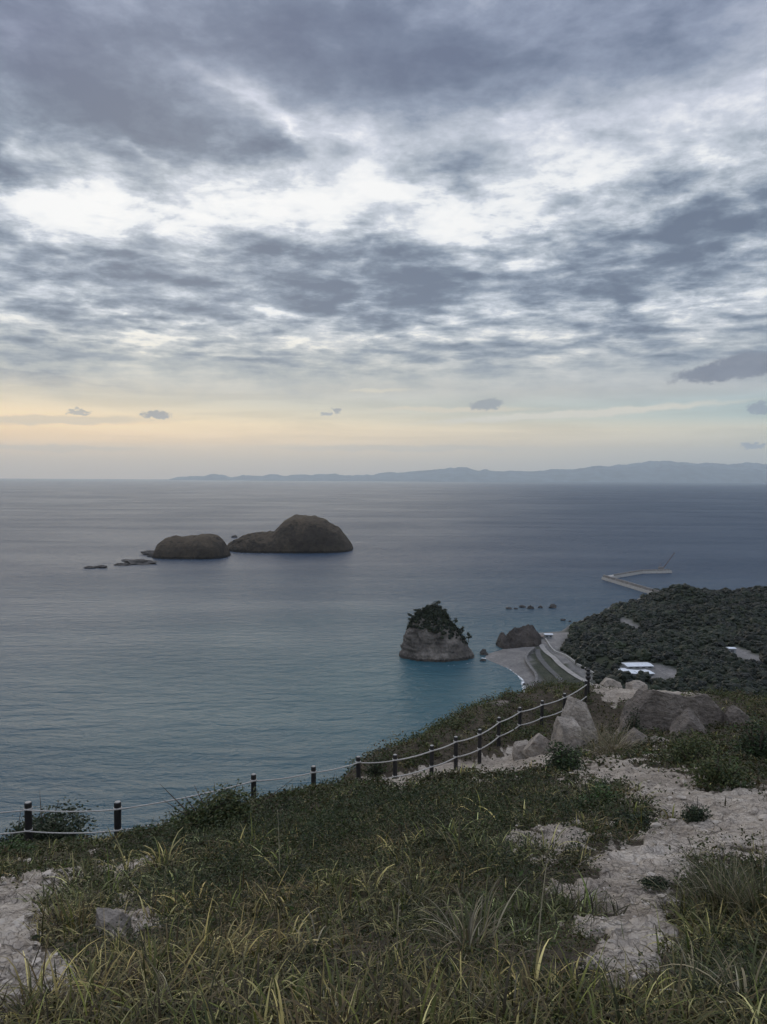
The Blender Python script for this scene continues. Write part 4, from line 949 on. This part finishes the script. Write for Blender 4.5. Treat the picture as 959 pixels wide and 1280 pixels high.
def tuft_field(ntuft, r0, r1, rg, per=(10, 26), lenr=(.18, .42), wid=.005, dens=None, mixw=(.3, .45, .25), amin=-.66, amax=.66, flat=False, long=False):
    r = np.exp(rg.uniform(math.log(r0), math.log(r1), ntuft)); a_ = rg.uniform(amin, amax, ntuft); x, y = r * np.sin(a_), r * np.cos(a_)
    z = total(x, y); sm = sand_mask_px(x, y, z, True)
    nz = fbm(P2(x, y) * .55 + 4, 3)
    keep = rg.uniform(size=ntuft) < np.clip((1 - sm * 1.1), 0, 1) ** 1.5 * np.clip(.55 + nz * 2.2, .05, 1)
    if dens is not None: px, py = project(P2(x, y, z)); keep &= rg.uniform(size=ntuft) < dens(px, py, r)
    x, y, r, nz = x[keep], y[keep], r[keep], nz[keep]; z = ground_at(x, y) - .01
    cnt = rg.integers(per[0], per[1], len(x)); idx = np.repeat(np.arange(len(x)), cnt); m_ = len(idx)
    sp = .05 + .04 * rg.normal(size=m_)
    az = rg.uniform(0, 2 * math.pi, m_); base = np.stack([x[idx] + np.cos(az) * sp, y[idx] + np.sin(az) * sp, z[idx]], 1)
    scale = rg.uniform(.6, 1.25, len(x)) * np.clip(.9 + nz, .5, 1.4)
    L_ = rg.uniform(*lenr, m_) * scale[idx]; W_ = wid * rg.uniform(.6, 1.5, m_) * (1 + r[idx] / 14)
    if long: sp *= 1.0; base[:, 2] -= .01
    kind_ = rg.choice(3, len(x), p=mixw); kb = np.where(rg.uniform(size=m_) < .7, kind_[idx], rg.choice(3, m_, p=mixw))
    pt = fbm(P2(x, y) * .45 + 50, 3)[idx][:, None]; pt = np.clip(.5 + 1.6 * pt, 0, 1); tint = (1 - pt) * np.array([.85, 1.05, .72]) + pt * np.array([1.32, 1.18, .80])
    pal = np.array([TAN, GRN[:3], BRN]) * np.array([.80, .82, .74]); c_ = tint * pal[kb, rg.integers(0, 3, m_)] * rg.uniform(.65, 1.25, (m_, 1)) * np.where(rg.uniform(size=(m_, 1)) < .55, .5, 1.15) * (1.45 if long else .88)
    if flat: base[:, 2] += rg.uniform(.0, .12, m_) * np.clip(r[idx] / 5, .5, 1.2); base[:, :2] += rg.normal(size=(m_, 2)) * .08
    V, Q, k = blades(base, az, L_, W_, *((rg.normal(1.3, .4, m_), rg.normal(.5, .9, m_)) if flat else ()), *(() if flat else ( np.abs(rg.normal(.55, .35, m_)), np.abs(rg.normal(2.2 if long else 1.6, .6 if long else .8, m_)))), rg)
    return V, Q, np.repeat(c_, k, 0)
def merge(parts):
    V = []; Q = []; Cc = []; n = 0
    for v, q, c in parts: V.append(v); Q.append(q + n); Cc.append(c); n += len(v)
    return np.vstack(V), np.vstack(Q), np.vstack(Cc)
rg = np.random.default_rng(15)
parts = [tuft_field(1500, 1.9, 6.5, rg, (6, 20), (.07, .22), .0034, mixw=(.17, .50, .33)),
         tuft_field(3000, 5, 16, rg, (6, 18), (.10, .30), .0042, mixw=(.18, .48, .34)),
         tuft_field(2400, 12, 44, rg, (6, 14), (.12, .34), .005, mixw=(.24, .50, .26)),
         tuft_field(5000, 1.9, 9, rg, (3, 8), (.06, .20), .0020, mixw=(.45, .12, .43), flat=True),
         tuft_field(5000, 6, 26, rg, (3, 8), (.08, .24), .0028, mixw=(.5, .15, .35), flat=True),
         tuft_field(330, 2.3, 9, rg, (8, 20), (.10, .30), .0034, mixw=(.36, .46, .18), long=True),
         tuft_field(480, 6, 24, rg, (10, 24), (.22, .46), .0048, mixw=(.46, .38, .16), long=True),
         tuft_field(450, 1.0, 3.0, rg, (8, 20), (.12, .3), .004, mixw=(.2, .5, .3), amin=-1.5, amax=1.5)]
V, Q, col = merge(parts); print('grass verts', len(V))
mesh('grass', V, Q, M_blade, None, True, col)['kind'] = 'stuff'
# low weeds: small leaves knitted over the ground
def weeds(n, r0, r1, size, rg):
    r = np.exp(rg.uniform(math.log(r0), math.log(r1), n)); a_ = rg.uniform(-.66, .66, n); x, y = r * np.sin(a_), r * np.cos(a_)
    z = total(x, y); sm = sand_mask_px(x, y, z, True); nz = fbm(P2(x, y) * 1.2 + 14, 4)
    keep = rg.uniform(size=n) < np.clip(1.02 - sm * 1.04, 0, 1) ** 1.5 * np.clip(.95 + nz * 1.6, .12, 1)
    x, y, r, nz = x[keep], y[keep], r[keep], nz[keep]; z = ground_at(x, y)
    hgt = (.05 + .22 * np.clip(nz + .3, 0, 1)) * np.clip(r / 5, .5, 1.3); lift = rg.uniform(0, 1, len(x)) ** .8
    s = size * np.clip(r / 6, .8, 3.0)
    V, Q = leaf_quads(np.stack([x, y, z + lift * hgt], 1), s, rg, .6)
    pal = np.array([(.034, .042, .019), (.052, .058, .025), (.068, .064, .032), (.066, .050, .031), (.10, .078, .05), (.055, .085, .026)])
    c_ = pal[rg.choice(6, len(x), p=[.26, .24, .18, .15, .09, .08])] * rg.uniform(.6, 1.3, (len(x), 1)) * (1 + .9 * fbm(P2(x, y) * .5 + 30, 3))[:, None] * np.array([.86, .90, .62])
    return V, Q, np.repeat(c_, 4, 0)
V, Q, col = merge([weeds(120000, 2.0, 9, .010, rg), weeds(130000, 7, 24, .013, rg), weeds(90000, 18, 50, .018, rg), weeds(5000, 2.0, 8, .024, rg)]); print('weeds', len(V))
mesh('ground_cover', V, Q, M_leaf, None, False, col)['kind'] = 'stuff'
def undergrowth(rg):
    n = 5200; r_ = np.exp(rg.uniform(math.log(2.3), math.log(24), n)); a_ = rg.uniform(-.64, .64, n); x, y = r_ * np.sin(a_), r_ * np.cos(a_); z = total(x, y); px, py = project(P2(x, y, z))
    dense = sst(-25, 25, sdf_poly(px, py, [(170, 1040), (260, 1010), (420, 990), (520, 995), (620, 985), (740, 1000), (820, 1040), (740, 1090), (620, 1120), (480, 1130), (330, 1120), (200, 1180), (120, 1130)]))
    dense = np.maximum(dense, sst(-20, 20, sdf_poly(px, py, [(860, 1100), (1000, 1080), (1000, 1300), (860, 1300)])))
    nz = fbm(P2(x, y) * .8 + 70, 3); sm = sand_mask_px(x, y, z, True)
    ok = rg.uniform(size=n) < np.clip((.16 + .8 * dense + 1.1 * nz), 0, 1) * np.clip(1 - 1.25 * sm, 0, 1); x, y, r_, dense = x[ok], y[ok], r_[ok], dense[ok]; z = ground_at(x, y)
    h = rg.uniform(.06, .20, len(x)) * (1 + .7 * dense) * np.clip(r_ / 7, .55, 1.5); k = 75
    c = np.repeat(np.stack([x, y, z], 1), k, 0); hh_ = np.repeat(h, k); d = rg.normal(size=c.shape); d /= np.linalg.norm(d, axis=1)[:, None]; d[:, 2] = np.abs(d[:, 2])
    P = c + d * hh_[:, None] * rg.uniform(.35, 1.08, (len(c), 1)) * (1.1, 1.1, 1.0)
    V, Q = leaf_quads(P, .011 * np.clip(np.repeat(r_, k) / 5, .8, 3.2), rg, .8, .4)
    pal = np.array([(.030, .046, .018), (.042, .058, .022), (.060, .072, .026), (.078, .070, .034), (.030, .036, .020)])
    c_ = np.repeat(pal[rg.choice(5, len(x), p=[.30, .28, .18, .10, .14])], k, 0) * rg.uniform(.6, 1.35, (len(c), 1))
    print('undergrowth', len(x)); return V, Q, np.repeat(c_, 4, 0)
V, Q, col = undergrowth(rg); o = mesh('undergrowth', V, Q, M_leaf, None, False, col); o['kind'] = 'stuff'
# scrub over the bank beyond the fence and down the slope
def bank_scrub(rg):
    n = 5200; x = rg.uniform(-6, 46, n); y = rg.uniform(24, 62, n); z = total(x, y); px, py = project(P2(x, y, z))
    poly = [(415, 985), (440, 955), (480, 930), (520, 905), (570, 885), (650, 865), (700, 850), (960, 850), (1060, 900), (1060, 1010), (960, 985), (900, 955), (935, 925), (940, 880), (880, 862), (740, 862), (735, 880), (690, 905), (640, 930), (600, 942), (500, 975)]
    s = sdf_poly(px, py, poly); sm = sand_mask_px(x, y, z); ok = ((s > -4) | (np.hypot(x, y) > 40)) & (sm < .5) & (rg.uniform(size=n) < .75); x, y, z = x[ok], y[ok], ground_at(x[ok], y[ok])
    h = rg.uniform(.25, .6, len(x)) * (1 + .5 * fbm(P2(x, y) / 3, 2)); k = 70
    c = np.repeat(np.stack([x, y, z], 1), k, 0); hh_ = np.repeat(h, k); d = rg.normal(size=c.shape); d /= np.linalg.norm(d, axis=1)[:, None]; d[:, 2] = np.abs(d[:, 2])
    P = c + d * hh_[:, None] * rg.uniform(.4, 1.05, (len(c), 1)) * (1.0, 1.0, .9)
    V, Q = leaf_quads(P, .048, rg, .7)
    pal = np.array([(.04, .056, .020), (.062, .075, .026), (.095, .098, .036), (.135, .118, .052), (.08, .062, .036)])
    base = pal[rg.choice(5, len(x), p=[.28, .28, .22, .12, .10])]; c_ = np.repeat(base, k, 0) * rg.uniform(.65, 1.3, (len(c), 1))
    return V, Q, np.repeat(c_, 4, 0)
V, Q, col = bank_scrub(rg); print('bank', len(V))
o = mesh('scrub', V, Q, M_leaf, None, False, col); o['kind'] = 'stuff'

# ------------------------------------------------------------------ plants one can tell apart
LIT = [(.06, .10, .03), (.045, .08, .028), (.08, .12, .04), (.035, .06, .022)]
DRK = [(.022, .034, .018), (.032, .046, .022), (.045, .06, .028)]
def shrub_at(px, py, rpx, hpx, label, seed, n=900, size=.03, pal=GREENS, dist=None, **kw):
    p = hit(px, py) if dist is None else at(px, py, dist)
    if dist is not None: p[2] = float(ground_at(p[0], p[1])[0])
    k = mpp(p[1]); h = (at(px, py - hpx, p[1])[2] - p[2]); return build_shrub('shrub', p, (rpx * k, rpx * k * .8, max(h, hpx * k * .6)), label, n, size, pal, None, seed, **kw)
shrub_at(264, 1066, 64, 92, 'leafy dark shrub hiding the fence ropes at the brow, the tallest there', 81, 6500, .036, GREENS, dist=14.5, stems=10)
shrub_at(292, 1045, 16, 68, 'thin upright sprig of leaves poking over the rope beside the tall dark shrub', 82, 420, .035, GREENS, dist=15, stems=4)
shrub_at(50, 1070, 72, 72, 'spreading dark bush behind the first fence posts, darkest on the brow', 83, 9000, .05, DRK, dist=20.0, stems=8)
shrub_at(12, 1075, 40, 22, 'light green low bush at the edge of the sandy patch by the fence', 84, 1500, .03, LIT, dist=15)
shrub_at(185, 1052, 30, 20, 'low yellow-green bush beside the second fence post', 85, 1100, .03, LIT, dist=17.5)
shrub_at(746, 1015, 36, 44, 'bright green leafy shrub at the edge of the pale path', 86, 1600, .026, LIT)
shrub_at(790, 1035, 34, 34, 'dark tangled shrub spilling onto the pale path', 87, 1600, .022, DRK)
shrub_at(705, 965, 36, 42, 'dark green bush below the pale split boulder', 88, 2200, .034, DRK + LIT[:1])
shrub_at(868, 1028, 26, 26, 'small dark tuft growing alone in the middle of the bare rock', 89, 1100, .020, DRK, )
shrub_at(790, 905, 16, 26, 'dark bush tucked against the flat-faced grey boulder', 90, 900, .04, DRK, dist=25.5)
shrub_at(862, 958, 42, 40, 'low olive bush in front of the grey triangular boulder', 91, 2600, .03, GREENS)
shrub_at(905, 985, 46, 54, 'wide dark bush bordering the bare rock on its far side', 92, 3000, .03, GREENS)
shrub_at(948, 950, 30, 60, 'tall green bush beside the squat end boulder', 93, 2600, .038, DRK + LIT[1:2])
shrub_at(820, 1112, 22, 18, 'creeping dark weed crossing the pale path', 94, 900, .012, DRK)
shrub_at(470, 960, 16, 26, 'small dark bush standing on the lip between two fence posts', 95, 700, .04, DRK, dist=27)
shrub_at(412, 985, 20, 22, 'dark bush on the brow under the ropes in the middle of the fence', 96, 900, .035, GREENS, dist=23.5)
shrub_at(585, 890, 26, 14, 'ragged bush on the skyline of the bank above the bay', 97, 1200, .045, GREENS, dist=37)
shrub_at(690, 862, 22, 18, 'rounded bush on the bank just before the last fence posts', 98, 1200, .045, GREENS, dist=41)
# dry straw tussock in front of the boulders
def tussock(px, py, rpx, label, seed, n, L0, L1, wid, palw, dist=None, lean=.3, droop=1.3, spread=.12, pals=None, name='grass_tussock', cat='grass tussock'):
    rgt = np.random.default_rng(seed); p = hit(px, py) if dist is None else at(px, py, dist)
    if dist is not None: p[2] = float(ground_at(p[0], p[1])[0])
    az = rgt.uniform(0, 2 * math.pi, n); sp = np.abs(rgt.normal(0, spread, n)); base = np.stack([np.cos(az) * sp, np.sin(az) * sp, np.full(n, -.02)], 1)
    small = 1.0 if dist is not None else .74
    V, Q, k = blades(base, az + rgt.normal(size=n) * .4, rgt.uniform(L0 * .6, L1, n) * small, wid * rgt.uniform(.5, 1.2, n) * .72, np.abs(rgt.normal(lean + .15, .28, n)), np.abs(rgt.normal(droop + .35, .6, n)), rgt, 9)
    pal = np.array(pals or (TAN + GRN[:3])); c_ = pal[rgt.choice(len(pal), n, p=palw)] * rgt.uniform(.45, .95, (n, 1)) * np.where(rgt.uniform(size=(n, 1)) < .4, .5, 1)
    o = mesh(name, V, Q, M_blade, None, True, np.repeat(c_, k, 0)); o.location = tuple(p)
    return tag(o, label, cat, 'grass tussocks on the headland')
tussock(766, 945, 30, 'big dry straw-coloured tussock arching over beside the pale boulders', 101, 420, .5, 1.25, .008, [.4, .3, .2, .05, .03, .02], dist=21, spread=.35)
tussock(745, 905, 30, 'dry tan tussock between the pale pointed boulder and the fence end', 102, 300, .4, .9, .008, [.35, .35, .2, .05, .03, .02], dist=25.5, spread=.4)
tussock(392, 1195, 30, 'fresh green tussock whose long blades arch over like a fountain', 103, 34, .26, .5, .008, [.1, .0, .1, .2, .3, .3], lean=.35, droop=2.1, spread=.03)
tussock(160, 1190, 30, 'yellow-green tussock right beside the pale pointed stone', 104, 40, .2, .42, .007, [.25, .15, .2, .1, .15, .15], lean=.2, spread=.04)
tussock(430, 1268, 30, 'broad-bladed green tussock low in the middle foreground', 105, 40, .2, .42, .009, [.1, .05, .15, .2, .25, .25], lean=.5, droop=1.6, spread=.05)
tussock(225, 1262, 30, 'tangled tussock of tan and green blades near the bare patch', 106, 60, .2, .4, .007, [.25, .15, .25, .1, .15, .1], lean=.6, droop=1.5, spread=.07)
tussock(585, 1190, 30, 'dense sheaf of dry standing blades near the middle of the slope', 107, 110, .3, .6, .006, [.3, .25, .25, .08, .07, .05], lean=.3, droop=1.4, spread=.12)
tussock(520, 1130, 30, 'light green tussock of drooping blades on the upper slope', 108, 60, .3, .55, .007, [.15, .1, .15, .2, .2, .2], lean=.3, droop=1.7, spread=.06)
tussock(905, 1150, 30, 'tall thick green grass clump where the bare path narrows', 109, 520, .3, .75, .0055, [.16, .10, .10, .24, .22, .18], lean=.2, droop=.8, spread=.18)
tussock(955, 1160, 30, 'tall green grass clump against the frame side of the path', 110, 460, .3, .75, .0055, [.16, .10, .10, .24, .22, .18], lean=.2, droop=.8, spread=.25)
tussock(930, 1262, 30, 'long-bladed yellow-green tussock in the near corner, its blades bowing wide', 111, 90, .3, .62, .0085, [.15, .10, .20, .15, .2, .2], lean=.55, droop=1.7, spread=.08)
tussock(868, 1235, 30, 'loose tussock of mixed blades at the near edge of the path', 112, 130, .15, .4, .0055, [.2, .15, .2, .15, .15, .15], lean=.4, droop=1.3, spread=.1)
tussock(640, 1275, 30, 'short dry tussock in the middle foreground beside the path foot', 113, 80, .15, .36, .006, [.3, .25, .2, .1, .1, .05], lean=.4, droop=1.4, spread=.08)
def stalk(px, py, hpx, label, seed, lean=.06, dist=None):
    p = hit(px, py); k = mpp(p[1]); H = hpx * k; mb = MB(); q = [np.array([lean * H * t ** 1.5, 0, H * t]) for t in np.linspace(0, 1, 7)]
    q[0][2] -= .05; mb.tube(q, np.linspace(.0045, .0018, 7), 5); o = mb.build('dry_stalk', M_straw); o.location = tuple(p); return tag(o, label, 'stalk', 'dry stalks')
M_straw = simple('straw', (.34, .30, .20), .8, .2, 20)
stalk(672, 1195, 125, 'tallest dry stalk, standing bare above the slope grass', 1, .08)
stalk(496, 1205, 85, 'thin brown stalk standing in the mid-slope grass', 2, .03)
stalk(350, 1100, 95, 'pale upright stalk rising near the brow', 3, -.03)
stalk(318, 1130, 30, 'short thick pale stalk stub on the slope', 4, .05)

# ------------------------------------------------------------------ fence
M_post = simple('black_post', (.016, .015, .015), .55, .3, 12, .002); M_cap = simple('post_cap', (.30, .29, .27), .7, .2, 20)
def rope_mat():
    m, T, b, _ = mat('rope'); p = T.n('ShaderNodeTexCoord').outputs['Object']
    n = T.noise(p, 60, 3, .6); T.set(b.inputs['Base Color'], T.ramp(n, [(.3, G4(.28, .26, .23)), (.6, G4(.50, .48, .44))])); b.inputs['Roughness'].default_value = .95; return m
M_rope = rope_mat()
posts = [(-80, 1008, 18.5), (35, 1003, 18.5), (147, 1002.5, 18.5), (317, 968, 20), (392, 958, 21.5), (448, 946, 22.8), (494, 943.5, 24), (540, 932, 25), (570, 921, 26), (600, 912, 27), (624, 897, 28.3), (650, 884.5, 30), (678, 876, 31.5), (706, 867, 32.5), (733, 851, 33.5)]
ft = [at(*q) for q in posts]
root = empty('rope_fence', tuple(ft[2] - (0, 0, 1.05))); o0 = np.array(root.location); tag(root, 'black post fence with two slack white ropes running along the brow to the rocks', 'fence')
HP = 1.05; tops = []
for i, q in enumerate(ft):
    r = .085 if i < 3 else .07; q = q - o0; tops.append(q)
    g = float(ground_at(q[0] + o0[0], q[1] + o0[1])[0]) - o0[2]
    zb = min(q[2] - HP, g) - .25
    mb = MB(); ln = RNG.normal(size=2) * .012; mb.tube([(q[0] + ln[0], q[1] + ln[1], zb), (q[0], q[1], q[2] - .02), (q[0], q[1], q[2])], [r, r, r * .88], 16)
    post = mb.build('post', M_post, root, False)
    mb = MB(); mb.tube([(q[0], q[1], q[2] - .004), (q[0], q[1], q[2] + .012)], [r * .9, r * .7], 16); mb.build('cap', M_cap, post)
def rope(zoff, name='rope'):
    mb = MB()
    for i in range(len(tops) - 1):
        a_, b_ = tops[i], tops[i + 1]; r = (.085 if i < 3 else .07) + .012
        if zoff > .4 and i >= 10: pass
        L_ = np.linalg.norm(b_ - a_); pts = []
        for t in np.linspace(0, 1, 11):
            p = a_ + (b_ - a_) * t - np.array([0, 0, zoff]); p[2] -= (.03 + .02 * L_ * (1 if zoff < .3 else 1.3)) * 4 * t * (1 - t) * .6; p[1] -= r; pts.append(p)
        mb.tube(pts, .017 if i < 6 else .022, 6)
        mb.tube([tops[i] - (0, 0, zoff + .02), tops[i] - (0, 0, zoff - .02)], [r + .005] * 2, 14)
    mb.build(name, M_rope, root, True)
rope(.15); rope(.68)
# the end post carries a taller dark lamp-like insulator stack
e_ = at(735, 870, 34.2); g = float(ground_at(e_[0], e_[1])[0]); top = at(735, 836, 34.2)[2]
root2 = empty('marker_post', (e_[0], e_[1], g)); tag(root2, 'taller black marker post with a knobbed head behind the last fence post', 'post')
H = top - g; mb = MB(); mb.tube([(0, 0, -.3), (0, 0, H - .45)], .075, 14); mb.build('post', M_post, root2)
mb = MB(); mb.tube([(0, 0, H - .46), (0, 0, H - .36), (0, 0, H - .30), (0, 0, H - .2), (0, 0, H - .12), (0, 0, H - .03), (0, 0, H)], [.10, .13, .07, .12, .07, .10, .05], 14); mb.build('head', M_post, root2)
# ------------------------------------------------------------------ air
hz = bpy.data.meshes.new('haze'); X0, Z0_, Z1 = 47000.0, -8.0, 2000.0
hz.from_pydata([(-X0, -X0, Z0_), (X0, -X0, Z0_), (X0, X0, Z0_), (-X0, X0, Z0_), (-X0, -X0, Z1), (X0, -X0, Z1), (X0, X0, Z1), (-X0, X0, Z1)], [], [(0, 3, 2, 1), (4, 5, 6, 7), (0, 1, 5, 4), (1, 2, 6, 5), (2, 3, 7, 6), (3, 0, 4, 7)])
ho = bpy.data.objects.new('haze', hz); C.objects.link(ho); ho['kind'] = 'stuff'
m = bpy.data.materials.new('air'); m.use_nodes = True; T = NT(m.node_tree); out = T.n('ShaderNodeOutputMaterial')
pv = T.n('ShaderNodeVolumePrincipled', {'Density': 2.2e-5, 'Anisotropy': .45}); pv.inputs['Color'].default_value = (.80, .92, 1.0, 1); T.L.new(pv.outputs[0], out.inputs['Volume']); hz.materials.append(m)
try: m.cycles.homogeneous_volume = True
except Exception: pass

if 0:
    for x_ in range(700, 960, 20):
        pass
